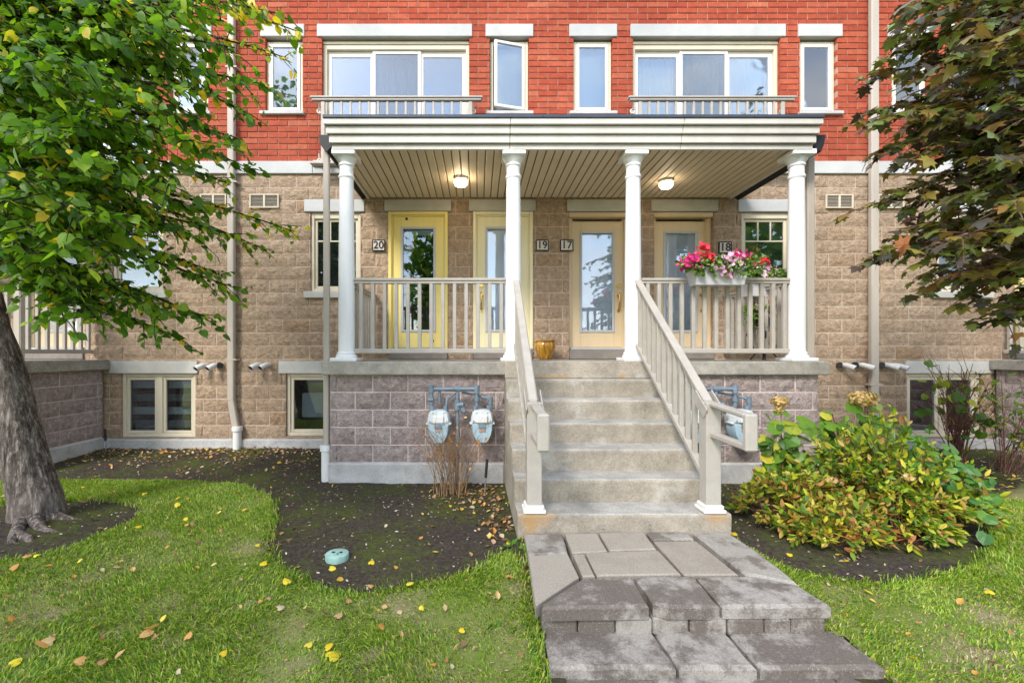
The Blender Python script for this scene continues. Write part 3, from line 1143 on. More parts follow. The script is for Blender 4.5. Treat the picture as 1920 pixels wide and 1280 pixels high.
def porch(k):
    dx = PITCH[k]
    main = k == 0
    X = lambda v: v + dx
    if main:
        lab = "wide porch with four white columns and beige siding roof over the four doors"
    elif k < 0:
        lab = "neighbouring porch behind the leaning tree trunk, its stone side facing the soil bed"
    else:
        lab = "neighbouring porch half hidden behind the purple-leaved maple and bare twigs"
    p = thing("porch", (X(1.1), 5.15, 0), lab, "porch", "porches of the terrace")
    # base wall with split stones
    bws = []
    for (a, c) in (((-1.675, .302), (1.936, 3.86)) if main else ((X(-1.675), X(3.86)),)):
        bws.append(obj("base_wall", MB().box(a, c, 5.16, YW - .05, .124, 1.12), M["mauve_mortar"], p))
        e = .004 if main else .025
        obj("footing", MB().box(a - (.025 if a < X(0) else -.001 + .004), c + (.025 if c > X(2) else .003), 5.135, YW - .047, -.5, .123, .02), M["parge"], p)
    sb = [split_block(100 + i) for i in range(6)]
    pieces = []
    if main:
        lay(bws[0], "base_block", courses(-1.684, .302, .125, 1.121, .40, .1992, .011, [], .088), sb, M["mauve"], 400, lambda q: 1, (0, 5.15, 0), 0, .003)
        lay(bws[1], "base_block", courses(1.936, 3.87, .125, 1.121, .40, .1992, .011, [], .075), sb, M["mauve"], 400, lambda q: 1, (0, 5.15, 0), 0, .003)
    for (sx, side) in ((3.87, 1), (-1.685, -1)):
        if k < 0 and side < 0 or k > 0 and side > 0:
            continue
        L = YW - .05 - 5.16
        bw = bws[-1] if side > 0 else bws[0]
        q = courses(0.0, L, .125, 1.121, .40, .1992, .011, [], .1)
        if side > 0:
            lay(bw, "base_block", q, sb, M["mauve"], 400, lambda q: 1, (X(sx), 5.16, 0), math.radians(90), .003)
        else:
            lay(bw, "base_block", q, sb, M["mauve"], 400, lambda q: 1, (X(sx), YW - .05, 0), math.radians(-90), .003)
    # slab
    obj("slab", MB().box(X(-1.76), X(3.955), 5.085, YW - .026, 1.121, LAND, .01), M["slab"], p)
    # columns
    for x in ((-1.52, .411, 1.797, 3.69) if main else ((3.69,) if k < 0 else (-1.52,))):
        column(p, X(x), 5.25)
    # roof: four siding boards, flashing, soffit
    prof = [(-1.705, 3.815, 5.00, 3.892, 3.956), (-1.685, 3.80, 5.035, 3.806, 3.888), (-1.665, 3.785, 5.065, 3.716, 3.802), (-1.645, 3.77, 5.10, 3.655, 3.712)]
    for (a, c, y, z0, z1) in prof:
        b = MB()
        joints = [a, X(.36) - dx, 2.28, c] if main else [a, c]
        for j in range(len(joints) - 1):
            g0 = 0 if j == 0 else .002
            g1 = 0 if j == len(joints) - 2 else .002
            b.box(X(joints[j]) + g0, X(joints[j + 1]) - g1, y, y + .03, z0, z1 + .004, .005)
        b.box(X(a), X(a) + .03, y + .031, YW - .06, z0, z1 + .004, .005)
        b.box(X(c) - .03, X(c), y + .031, YW - .06, z0, z1 + .004, .005)
        obj("fascia_board", b, M["fascia"], p)
    core = MB().box(X(-1.635), X(3.76), 5.11, YW - .06, 3.705, 3.955)
    obj("roof_core", core, M["groove"], p)
    b = MB()
    fj = [-1.71, .72, 1.75, 3.82] if main else [-1.71, 3.82]
    for a, c in zip(fj[:-1], fj[1:]):
        b.box(X(a) + .001, X(c) - .001, 4.985, YW - .035, 3.957, 3.992, .004)
    obj("flashing", b, M["flash"], p)
    xs = np.arange(-1.61, 3.75, .1)
    pm = MB().box(-.0435, .0435, 0, YW - .032 - 5.135, 0, .012, .004).mesh("soffit_plank")
    pm.materials.append(M["soffit"])
    for x in xs:
        put("soffit_plank", pm, None, p, (X(x) + .05, 5.135, 3.688))
    # black gutters at the two ends
    for (g0, g1) in ((-1.80, -1.655), (3.785, 3.93)):
        if (k < 0 and g0 < 0) or (k > 0 and g0 > 0):
            continue
        m_ = (g0 + g1) / 2
        b = MB().add([(X(g0), 5.12, 3.83), (X(g1), 5.12, 3.83), (X(g1) - (.0 if g0 > 0 else .0), 5.12, 3.70), (X(m_) + (.02 if g0 < 0 else -.02), 5.12, 3.64), (X(g0) + .02, 5.12, 3.72),
                      (X(g0), YW - .05, 3.83), (X(g1), YW - .05, 3.83), (X(g1), YW - .05, 3.70), (X(m_) + (.02 if g0 < 0 else -.02), YW - .05, 3.64), (X(g0) + .02, YW - .05, 3.72)],
                     [(0, 1, 2, 3, 4), (9, 8, 7, 6, 5), (0, 5, 6, 1), (1, 6, 7, 2), (2, 7, 8, 3), (3, 8, 9, 4), (4, 9, 5, 0)])
        if g0 > 0:
            xx = X(m_)
            b.v = [(2 * xx - v[0], v[1], v[2]) for v in b.v]
            b.f = [f[::-1] for f in b.f]
        obj("gutter", b, M["black"], p)
    return p


porch(0)
porch(-1)
porch(1)

# ---- railings of the porches
bal_mesh = MB().box(-.021, .021, -.021, .021, 0, .815, .004).mesh("baluster")
bal_mesh.materials.append(M["railing"])


def rail(a, b, label, xs, group="porch railings"):
    a = Vector(a); b = Vector(b)
    t = thing("porch_railing", (a + b) / 2, label, "railing", group)
    tr = MB().bar(a + Vector((0, 0, 2.215 - LAND)), b + Vector((0, 0, 2.215 - LAND)), .07, .034, .008)
    tr.bar(a + Vector((0, 0, 2.182 - LAND)), b + Vector((0, 0, 2.182 - LAND)), .05, .03, .006)
    obj("top_rail", tr, M["railing"], t)
    obj("bottom_rail", MB().bar(a + Vector((0, 0, .118)), b + Vector((0, 0, .118)), .06, .055, .008), M["railing"], t)
    n = max(1, int(round((b - a).length / .131)))
    d = (b - a)
    rz = math.atan2(d.y, d.x)
    for i in range(n):
        u = (i + xs) / n
        if u < 1:
            put("baluster", bal_mesh, None, t, a + d * u + Vector((0, 0, .143)), (0, 0, rz))
    return t


E1 = (0, 0, LAND)
rail((-1.43, 5.25, LAND), (.325, 5.25, LAND), "beige front railing before the bright yellow door", .6)
rail((1.885, 5.25, LAND), (3.60, 5.25, LAND), "beige front railing that carries the grey flower box", .6)
rail((-1.53, 5.36, LAND), (-1.53, YW - .03, LAND), "short beige side railing between first column and house wall by the number 20 plaque", .5)
rail((3.69, 5.36, LAND), (3.69, YW - .03, LAND), "short beige side railing behind the flower boxes at the last column", .5)
rail((3.69 - 9.45, 5.36, LAND), (3.69 - 9.45, YW - .03, LAND), "beige side railing of the neighbouring porch behind the linden branches", .5)
rail((-1.53 + 9.4, 5.36, LAND), (-1.53 + 9.4, YW - .03, LAND), "beige side railing of the neighbouring porch under the purple maple", .5)

# ---- steps
steps = thing("concrete_steps", (1.12, 4.2, 0), "seven weathered concrete steps with rust stains leading up to the porch", "steps")
SX0, SX1 = .303, 1.935
noses = [(5.075, LAND - .001)] + [(5.09 - .2725 * i, LAND - .1887 * i) for i in range(1, 7)]


def step(y, z, zb, first, yb):
    n = 24
    b = MB()
    # slightly uneven nose: a ruled strip along x
    vs, fs = [], []
    for i in range(n + 1):
        x = SX0 + (SX1 - SX0) * i / n
        j = random.uniform(-.0025, .0025); h = random.uniform(-.0015, .0015)
        vs += [(x, y + .012, zb), (x, y + j + .002, z - .024), (x, y + j + .006, z - .008 + h), (x, y + .018 + j, z + h), (x, yb, z)]
    for i in range(n):
        for q in range(4):
            a = i * 5 + q
            fs.append((a, a + 5, a + 6, a + 1))
    for i, rev in ((0, False), (n, True)):
        o = i * 5
        base = len(vs)
        vs.append((vs[o][0], yb, zb))
        f = (o, o + 1, o + 2, o + 3, o + 4, base)
        fs.append(f if not rev else f[::-1])
    return b.add(vs, fs)


rust = None
for i, (y, z) in enumerate(noses):
    zb = noses[i + 1][1] if i < 6 else -.12
    if i == 0:
        b = MB().box(SX0, SX1, y, 5.4, noses[1][1], z + .003, .008)
    else:
        b = step(y, z, zb, i == 6, 5.3)
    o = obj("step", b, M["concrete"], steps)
    if i:                                                   # upward faces get a paler concrete than the risers
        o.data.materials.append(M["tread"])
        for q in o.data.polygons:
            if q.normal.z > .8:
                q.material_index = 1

# ---- stair railings
def stair_rail(x, label, side):
    t = thing("stair_railing", (x, 4.3, 0), label, "railing", "stair railings")
    top, low = (5.125, 2.185), (3.56, .985)
    hr = MB()
    hr.bar((x, top[0], top[1]), (x, low[0], low[1]), .075, .034, .010)
    hr.bar((x, top[0], top[1] - .036), (x, low[0] + .01, low[1] - .03), .05, .04, .008)
    obj("handrail", hr, M["railing"], t)
    ex = MB()
    ex.bar((x, low[0] + .03, low[1] - .006), (x, 3.03, .945), .07, .036, .010)
    ex.bar((x, 3.505, .74), (x, 3.03, .735), .06, .045, .010)
    ex.box(x - .042, x + .042, 2.985, 3.035, .712, .964, .012)
    obj("end_loop", ex, M["railing"], t)
    br_ = MB().bar((x, 5.12, 1.455), (x, 3.58, .375), .06, .05, .008)
    obj("bottom_rail", br_, M["railing"], t)
    nw = MB().box(x - .058, x + .058, 3.475, 3.591, .20, .985, .006)
    nw.box(x - .066, x + .066, 3.462, 3.470, .80, .962, .003) if False else None
    npost = obj("newel_post", nw, M["railing"], t)
    obj("post_foot", MB().box(x - .085, x + .085, 3.448, 3.618, noses[6][1] + .002, noses[6][1] + .03, .006).box(x - .073, x + .073, 3.46, 3.606, noses[6][1] + .03, noses[6][1] + .062, .008), M["cream_white"], npost)
    for sx in (-1, 1):                                      # the two plates that clamp the handrail
        obj("side_plate", MB().bar((x + sx * .064, 3.66, 1.04), (x + sx * .064, 3.475, .90), .010, .09, .003), M["railing"], npost)
    n = 12
    for i in range(n):
        u = (i + .55) / n
        y = 5.12 + (3.60 - 5.12) * u
        z0 = 1.455 + (.375 - 1.455) * (5.12 - y) / 1.54
        z1 = top[1] + (low[1] - top[1]) * (top[0] - y) / (top[0] - low[0])
        s = .036
        obj("baluster", MB().box(x - .019, x + .019, y - .019, y + .019, z0 + .012, z1 - .045, .004), M["railing"], t)
    return t


stair_rail(.435, "beige stair railing rising to the second column, left of the steps", -1)
stair_rail(1.81, "beige stair railing rising to the third column beside the gas meters", 1)

# ---- balcony railings above the porch roof
def balcony(x0, x1, label):
    y = 6.62
    t = thing("balcony_railing", ((x0 + x1) / 2, y, 4.1), label, "balcony railing", "balcony railings above the porch roof")
    tr = MB().box(x0, x1, y - .05, y + .05, 5.07, 5.10, .008).box(x0 + .02, x1 - .02, y - .035, y + .035, 5.04, 5.069, .006)
    obj("top_rail", tr, M["railing"], t)
    obj("bottom_rail", MB().box(x0, x1, y - .05, y + .05, 4.11, 4.145, .008), M["railing"], t)
    bm_ = MB().box(-.016, .016, -.016, .016, 0, .885, .003).mesh("baluster")
    bm_.materials.append(M["railing"])
    n = int(round((x1 - x0 - .36) / .131))
    for i in range(n + 1):
        xx = x0 + .18 + (x1 - x0 - .36) * i / n
        put("baluster", bm_, None, t, (xx, y, 4.15), None, (1.7 if i in (0, n) else 1, 1, 1))
    for xx in (x0 + .10, x1 - .14):
        for z in (4.94, 4.20):
            c = MB()
            pts = [(xx + .032 * math.cos(a), YW - .10 , z + .032 * math.sin(a)) for a in np.linspace(0, 2 * math.pi, 13)]
            c.tube(pts, .011, 6, False)
            c.tube([(xx, YW - .10, z + .03), (xx, YW - .13, z + .10)], .010, 6)
            c.tube([(xx, YW - .10, z), (xx, YW + .01, z)], .012, 6)
            soft(obj("scroll_bracket", c, M["cream_white"], t))


balcony(-2.44, .07, "beige balcony railing above the yellow doors")
balcony(2.19, 4.63, "beige balcony railing above the grey flower box")

# ================================================================== GROUND
gpx = lambda pts: [G(*p) for p in pts]
BED_L = gpx([(-260, 893), (-100, 897), (60, 903), (110, 904), (200, 900), (290, 902), (390, 907), (440, 913), (490, 926), (511, 945), (510, 985), (501, 1020), (505, 1050), (525, 1078), (550, 1090), (605, 1110),
             (680, 1119), (755, 1106), (830, 1095), (880, 1082), (915, 1068), (940, 1045), (960, 1040), (975, 1080), (1000, 1140), (1012, 1250), (1018, 1300)]) + [(.36, 1.8), (.36, 3.4), (.36, 5.2), (.36, 7.0), (-8.5, 7.0), (-8.5, 5.3)]
BED_T = gpx([(-190, 1030), (-80, 1062), (0, 1060), (60, 1052), (130, 1036), (215, 1001), (262, 977), (277, 958), (240, 946), (150, 944), (60, 946), (-40, 950), (-140, 975)])
BED_R = [(1.88, 3.45)] + gpx([(1484, 1076), (1555, 1090), (1645, 1103), (1735, 1097), (1807, 1078), (1858, 1050), (1872, 1020), (1862, 985), (1868, 940), (1915, 908), (2000, 893), (2300, 880)]) + [(10.5, 5.2), (10.5, 7.0), (1.88, 7.0)]
PATH_T = [(.35, 1.2), (.35, 3.5), (1.79, 3.5), (1.93, 2.45), (1.965, 2.44), (1.965, 1.2)]


def soil_at(x, y):
    return inside(x, y, BED_L) | inside(x, y, BED_T) | inside(x, y, BED_R)


def covered(x, y):
    x = np.asarray(x); y = np.asarray(y)
    r = ((x > .28) & (x < 1.95) & (y > 3.44)) | inside(x, y, PATH_T)
    for d in PITCH.values():
        r |= (x > -1.71 + d) & (x < 3.89 + d) & (y > 5.12)
    return r | (y > YW - .03)


def height(x, y):
    """the soil's surface"""
    x = np.asarray(x, float); y = np.asarray(y, float)
    z = gz(y) + (fbm(x * 1.3, y * 1.3, 3) - .5) * .035 + (fbm(x * 7, y * 7, 5) - .5) * .018 + (vnoise(x * 31, y * 31, 8) - .5) * .008
    t = np.hypot(x + 3.75, y - 3.85)
    return z + .05 * np.exp(-(t / .5) ** 2)


def grid_mesh(name, x0, x1, y0, y1, d, mask=None, lift=None):
    nx = int(round((x1 - x0) / d)); ny = int(round((y1 - y0) / d))
    xs = np.linspace(x0, x1, nx + 1); ys = np.linspace(y0, y1, ny + 1)
    X, Y = np.meshgrid(xs, ys)
    Z = height(X, Y)
    if lift is not None:
        Z = Z + lift(X, Y)
    V = np.stack([X, Y, Z], -1).reshape(-1, 3)
    i, j = np.meshgrid(np.arange(nx), np.arange(ny))
    a = (j * (nx + 1) + i).ravel()
    q = np.stack([a, a + 1, a + nx + 2, a + nx + 1], -1)
    if mask is not None:
        c = V[q].mean(1)
        q = q[mask(c[:, 0], c[:, 1])]
        u, inv = np.unique(q, return_inverse=True)
        V = V[u]; q = inv.reshape(q.shape)
    me = np_mesh(name, V, q)
    me.shade_smooth()
    return me


o = put("soil", grid_mesh("soil", -8.4, 9.6, 2.1, 6.84, .035, lambda x, y: ~((x > .43) & (x < 1.72) & (y < 3.38))), M["soil"])
tag(o, "dark garden soil of the planting beds", kind="structure")
lawn_mask = lambda x, y: ~soil_at(x, y) & ~(inside(x, y, PATH_T)) & ~((x > .28) & (x < 1.95) & (y > 3.44))


def lawn_lift(x, y):
    d = .05
    e = np.zeros(np.shape(x))
    for (a, b) in ((d, 0), (-d, 0), (0, d), (0, -d)):
        e += soil_at(x + a, y + b)
    return .030 - .014 * e


o = put("lawn", grid_mesh("lawn", -8.4, 9.6, .2, 6.0, .035, lawn_mask, lawn_lift), M["lawn"])
tag(o, "worn autumn lawn", kind="structure")
b = MB().add([(-150, -150, -.42), (150, -150, -.42), (150, 150, -.42), (-150, 150, -.42)], [(0, 1, 2, 3)])
o = obj("ground", b, M["lawn"]); tag(o, "ground beyond the lawn", kind="structure")
b = MB().add([(-60, -12, -.30), (60, -12, -.30), (60, .3, -.235), (-60, .3, -.235)], [(0, 1, 2, 3)])
o = obj("lawn_verge", b, M["lawn"]); tag(o, "lawn towards the street", kind="structure")
m_as = masonry("asphalt", [(0, (.05, .05, .052)), (1, (.055, .055, .057))], 3, 120, .3, .004)
o = obj("road", MB().add([(-60, -20, -.29), (60, -20, -.29), (60, -12, -.29), (-60, -12, -.29)], [(0, 1, 2, 3)]), m_as); tag(o, "street", kind="structure")

# ---- path: pavers laid from their corners on the ground plane
path = put("path", None, None, None, (1.1, 2.8, 0)); tag(path, "stepped paver path", kind="structure")
def gp(px, py, z=0.0):
    y = F * (CAMZ - z) / (py - VPY)
    return (PX(px, y), y)
cr = lambda x, y: (900 + x / 2.4, 960 + y / 2.4)


def paver(pts, z, th, mat, name="paving_slab", c=.010, gap=.004, raw=False):
    poly = [Vector(gp(*cr(*q), z)) if not raw else Vector(q) for q in pts]
    ctr = sum(poly, Vector((0, 0))) / len(poly)
    poly = [tuple(q + (ctr - q).normalized() * gap * 1.4) for q in poly]
    ar = sum(poly[i - 1][0] * poly[i][1] - poly[i][0] * poly[i - 1][1] for i in range(len(poly)))
    if ar < 0:
        poly = poly[::-1]
    dz = random.uniform(-.003, .003)
    wav = .0035 if c > .01 else .0012
    fine = []
    for i in range(len(poly)):                              # worn, slightly wavy edges
        p0, p1 = Vector(poly[i]), Vector(poly[(i + 1) % len(poly)])
        k = max(1, int((p1 - p0).length / .075))
        nn = Vector((-(p1 - p0).y, (p1 - p0).x)).normalized()
        for j in range(k):
            fine.append(tuple(p0.lerp(p1, j / k) + nn * (random.uniform(-wav, wav) if j else 0)))
    b = MB().prism(fine, z - th, z + dz, c)
    if c > .01:
        b.v = [(v[0], v[1], v[2] + (random.uniform(-.004, .002) if v[2] > z - .03 else 0)) for v in b.v]
    tx, ty = random.uniform(-.004, .004), random.uniform(-.004, .004)
    b.v = [(v[0], v[1], v[2] + (v[0] - ctr.x) * tx + (v[1] - ctr.y) * ty) for v in b.v]
    return obj(name, b, mat, path)


H1 = .075
for pts, mk in (
    ([(196, 96), (372, 94), (398, 184), (216, 188)], "pave"),
    ([(217, 191), (399, 187), (449, 288), (274, 402), (250, 420)], "pave_smooth"),
    ([(380, 94), (528, 91), (576, 173), (413, 181)], "pave_smooth"),
    ([(534, 91), (736, 85), (798, 166), (581, 172)], "pave_smooth"),
    ([(742, 86), (938, 83), (968, 121), (778, 124)], "pave"),
    ([(780, 128), (974, 125), (1165, 277), (918, 279)], "pave_smooth"),
    ([(472, 180), (806, 171), (908, 279), (524, 285)], "pave_smooth"),
    ([(418, 185), (468, 182), (519, 285), (462, 287)], "pave_smooth"),
    ([(952, 85), (1112, 88), (1250, 172), (1435, 318), (1196, 276)], "pave"),
    ([(455, 291), (688, 287), (765, 421), (274, 428), (280, 404)], "pave_front"),
    ([(693, 287), (963, 284), (1083, 419), (845, 424), (775, 405)], "pave_front"),
    ([(968, 284), (1200, 281), (1440, 323), (1585, 415), (1088, 419)], "pave_front"),
):
    paver(pts, 0.0, H1, M[mk], "paving_slab", .008 if "smooth" in mk else .014)
# riser course below the first landing
yb0, yb1 = 2.505, 2.60
ys = F * (CAMZ + .08) / ((960 + 470 / 2.4) - VPY)
xb = [277, 441, 611, 779, 946, 1114, 1281, 1402, 1560]
for a, c in zip(xb[:-1], xb[1:]):
    y = 2.465
    x0 = ((900 + a / 2.4) - VPX) / F * y + .003; x1 = ((900 + c / 2.4) - VPX) / F * y - .003
    sbk = MB().box(x0, x1, y + random.uniform(-.006, .006), y + .16, -.175, -H1 - .002, .010)
    obj("riser_block", sbk, M["pave_front"], path)
obj("path_base", MB().box(.38, 1.78, 2.60, 3.42, -.3, -H1 - .004), M["pave"], path)
Z2 = -.155
yA, yB = 2.50, 2.195
xl = [(900 + q / 2.4) for q in (280, 775, 778, 1103, 1106, 1585)]
for (a, c, e, g) in ((280, 775, 310, 888), (779, 1102, 893, 1252), (1107, 1600, 1258, 1826)):
    pa = [((900 + a / 2.4 - VPX) / F * yA, yA), ((900 + c / 2.4 - VPX) / F * yA, yA), ((900 + g / 2.4 - VPX) / F * yB, yB), ((900 + e / 2.4 - VPX) / F * yB, yB)]
    paver(pa, Z2, .085, M["pave_front"], "paving_slab", .016, .004, True)
for (a, c) in ((.37, .72), (.725, 1.10), (1.105, 1.5), (1.505, 1.86)):
    obj("riser_block", MB().box(a, c, 2.235, 2.4, -.32, Z2 - .087, .010), M["pave_front"], path)
for (a, c) in ((.36, .86), (.865, 1.33), (1.335, 1.90)):
    paver([(a, 2.23), (c, 2.23), (c, 1.6), (a, 1.6)], -.215, .09, M["pave_front"], "paving_slab", .014, .003, True)

# ---- grass
DRY = [G(815, 1165) + (.20,), G(760, 1150) + (.14,), G(600, 1200) + (.10,), G(1690, 1160) + (.22,), G(1800, 1235) + (.30,), G(1640, 1130) + (.12,), G(215, 1195) + (.09,), G(330, 1215) + (.10,), G(400, 1190) + (.08,), G(470, 1035) + (.2,), G(300, 1010) + (.10,),
       G(880, 1240) + (.12,), G(450, 1150) + (.08,), G(560, 1255) + (.10,), G(960, 1110) + (.16,), G(1850, 1170) + (.2,), G(100, 1160) + (.12,), G(700, 1240) + (.08,)]


def dryness(x, y):
    d = np.clip((fbm(x * 2.3, y * 2.3, 51) - .52) * 3.6, 0, 1) * .75
    w = 1 + .8 * (fbm(x * 6, y * 6, 9) - .5)
    for (cx, cy, rr) in DRY:
        d = np.maximum(d, np.exp(-(((x - cx) / rr * 1.1) ** 2 + ((y - cy) / rr * 1.5) ** 2) * w))
    return d


def blades(n, x0, x1, y0, y1, seed, dry):
    r = np.random.default_rng(seed)
    x = r.uniform(x0, x1, n); y = r.uniform(y0, y1, n)
    k = ~soil_at(x, y) & ~covered(x, y)
    k |= (soil_at(x, y) & ~covered(x, y) & ~soil_at(x + r.normal(0, .035, n), y + r.normal(0, .035, n)))
    dr = dryness(x, y)
    k &= r.random(n) < (np.clip(.20 + .70 * dr, 0, .75) if dry else np.clip(1.1 - 1.12 * dr, .05, 1))
    k &= y * 1.25 + .4 > np.abs(x)
    x, y, dr = x[k], y[k], dr[k]
    m = len(x)
    z = height(x, y) + .018
    tuft = fbm(x * 3.1, y * 3.1, 33)
    h = r.uniform(.017, .043, m) * (.5 + 1.0 * tuft) * (.7 if dry else 1)
    w = r.uniform(.0022, .0040, m)
    a = r.uniform(0, 2 * np.pi, m)
    lean = r.uniform(.15, 1.25, m) * h * (1.5 if dry else 1)
    la = r.uniform(0, 2 * np.pi, m) * .6 + 6.3 * vnoise(x * 2.2, y * 2.2, 77)
    dx, dy = np.cos(a) * w, np.sin(a) * w
    lx, ly = np.cos(la) * lean, np.sin(la) * lean
    V = np.empty((m, 5, 3))
    V[:, 0] = np.stack([x - dx, y - dy, z - .012], -1); V[:, 1] = np.stack([x + dx, y + dy, z - .012], -1)
    V[:, 2] = np.stack([x - dx * .8 + lx * .35, y - dy * .8 + ly * .35, z + h * .6], -1)
    V[:, 3] = np.stack([x + dx * .8 + lx * .35, y + dy * .8 + ly * .35, z + h * .6], -1)
    V[:, 4] = np.stack([x + lx, y + ly, z + h * np.sqrt(np.clip(1 - (lean / h / 1.6) ** 2, .15, 1))], -1)
    f = np.array([[0, 1, 3], [0, 3, 2], [2, 3, 4]])
    return np_mesh("grass", V.reshape(-1, 3), (f[None] + (np.arange(m) * 5)[:, None, None]).reshape(-1, 3))


o = put("grass", blades(700000, -5.6, 5.2, 1.55, 5.15, 11, False), M["grass"])
tag(o, "short green grass of the lawn", kind="stuff")
o = put("dry_grass", blades(300000, -5.6, 5.2, 1.55, 5.15, 12, True), M["straw"])
tag(o, "straw-coloured dry grass in worn patches of the lawn", kind="stuff")

# ---- leaves: basic shapes
def fan(right, fold=.16, droop=.0, c=.35):
    L = [(-x, y) for (x, y) in right[1:-1]][::-1]
    pts = right + L
    v = [(0, c, 0)] + [(x, y, -fold * abs(x) - droop * y * y) for (x, y) in pts]
    n = len(pts)
    v[0] = (0, c, -droop * c * c)
    return v, [(0, 1 + i, 1 + (i + 1) % n) for i in range(n)]


LINDEN = fan([(0, 0), (.16, -.10), (.36, -.04), (.46, .16), (.45, .30), (.40, .52), (.30, .66), (.26, .74), (.10, .90), (0, 1.14)], .24, .20)
MAPLE = fan([(0, 0), (.16, -.10), (.38, -.16), (.34, .02), (.70, .10), (.56, .22), (.50, .34), (.74, .62), (.48, .60), (.40, .56), (.30, .60), (.22, .82), (0, 1.10)], .10, .22, .3)
LANCE = fan([(0, 0), (.16, .25), (.20, .50), (.12, .80), (0, 1.0)], .25, .2, .45)
ROUND = fan([(0, .06), (.26, -.10), (.50, .10), (.52, .45), (.30, .80), (0, 1.0)], .18, .14, .4)
PETAL = fan([(0, -.5), (.30, -.42), (.36, -.12), (.52, .10), (.26, .22), (.22, .48), (0, .40)], -.25, 0, 0.0)
SCRAP = fan([(0, 0), (.28, .2), (.36, .55), (.14, .85), (0, 1.0)], -.5, -.3, .45)


def leaf_frames(d, r, up=.9, jitter=.45):
    n = len(d)
    nr = np.array([0, 0, 1.0]) * up + r.normal(0, jitter, (n, 3))
    return frames(d, nr)


def bez(P0, P1, P2, n):
    t = np.linspace(0, 1, n)[:, None]
    return (1 - t) ** 2 * P0 + 2 * t * (1 - t) * P1 + t * t * P2


def grow(r, P0, P1, P2, twigs, tl, leaf_gap, start=.3, sag=.25, spread=1.0):
    """a bough with side twigs; gives leaf places, leaf directions and the twigs' lines"""
    main = bez(P0, P1, P2, 14)
    pos, dirs, lines = [], [], []
    for q in range(twigs):
        u = start + (1 - start) * (q + r.random()) / twigs
        i = min(int(u * 13), 12)
        fr = u * 13 - i
        p = main[i] * (1 - fr) + main[i + 1] * fr
        t = unit(main[i + 1] - main[i])
        s = np.cross(t, [0, 0, 1.0]); s = unit(s)
        sg = 1 if q % 2 else -1
        d = unit(t * r.uniform(.4, 1.0) + s * sg * r.uniform(.3, .9) * spread + np.array([0, 0, 1.0]) * r.normal(-.05, .3) * spread)
        L = tl * r.uniform(.55, 1.1) * (1.15 - .6 * u)
        e = p + d * L + np.array([0, 0, -sag * L])
        ln = bez(p, p + d * L * .55, e, 6)
        lines.append(ln)
        k = max(2, int(L / leaf_gap))
        for w in range(k):
            v = (w + r.uniform(.2, 1)) / k
            j = min(int(v * 5), 4)
            pp = ln[j] + (ln[j + 1] - ln[j]) * (v * 5 - j)
            dd = unit(ln[j + 1] - ln[j])
            sd = np.cross(dd, [0, 0, 1.0])
            pos.append(pp + r.normal(0, .012, 3))
            dirs.append(unit(dd * .6 + sd * (1 if w % 2 else -1) * .75 + r.normal(0, .25, 3)))
    k = int(np.linalg.norm(P2 - P0) * (1 - start) / leaf_gap)
    for w in range(k):
        u = start + (1 - start) * (w + r.random()) / max(k, 1)
        i = min(int(u * 13), 12)
        pp = main[i] + (main[i + 1] - main[i]) * (u * 13 - i)
        dd = unit(main[i + 1] - main[i])
        sd = np.cross(dd, [0, 0, 1.0])
        pos.append(pp + r.normal(0, .01, 3))
        dirs.append(unit(dd * .7 + sd * (1 if w % 2 else -1) * .7 + r.normal(0, .25, 3)))
    return pos, dirs, main, lines


def proj(p):
    s = F / np.maximum(p[:, 1], .2)
    return VPX + p[:, 0] * s, VPY - (p[:, 2] - CAMZ) * s


def crown(tree, part, base, pos, R, s, mat, n_single, name="leaf", extra=None):
    """the leaves that show largest as parts of their own, the rest as one part"""
    px, py = proj(pos)
    score = s / pos[:, 1] + rng.uniform(0, .004, len(s))
    score[(px < 4) | (px > 1916) | (py < 4) | (py > 1276) | (pos[:, 1] < .5)] = 0
    idx = np.argsort(-score)[:n_single]
    me = bpy.data.meshes.new(name)
    me.from_pydata(base[0], [], base[1])
    me.materials.append(mat)
    for i in idx:
        o = put(name, me, None, tree, pos[i])
        m4 = Matrix(R[i].tolist())
        o.rotation_euler = m4.to_euler()
        o.scale = (s[i],) * 3
    rest = np.ones(len(s), bool); rest[idx] = False
    if rest.any():
        c = pos[rest].mean(0)
        o = put(part, scatter(part, base, pos[rest] - c, R[rest], s[rest]), mat, tree, c)
        o["kind"] = "stuff"
    return idx


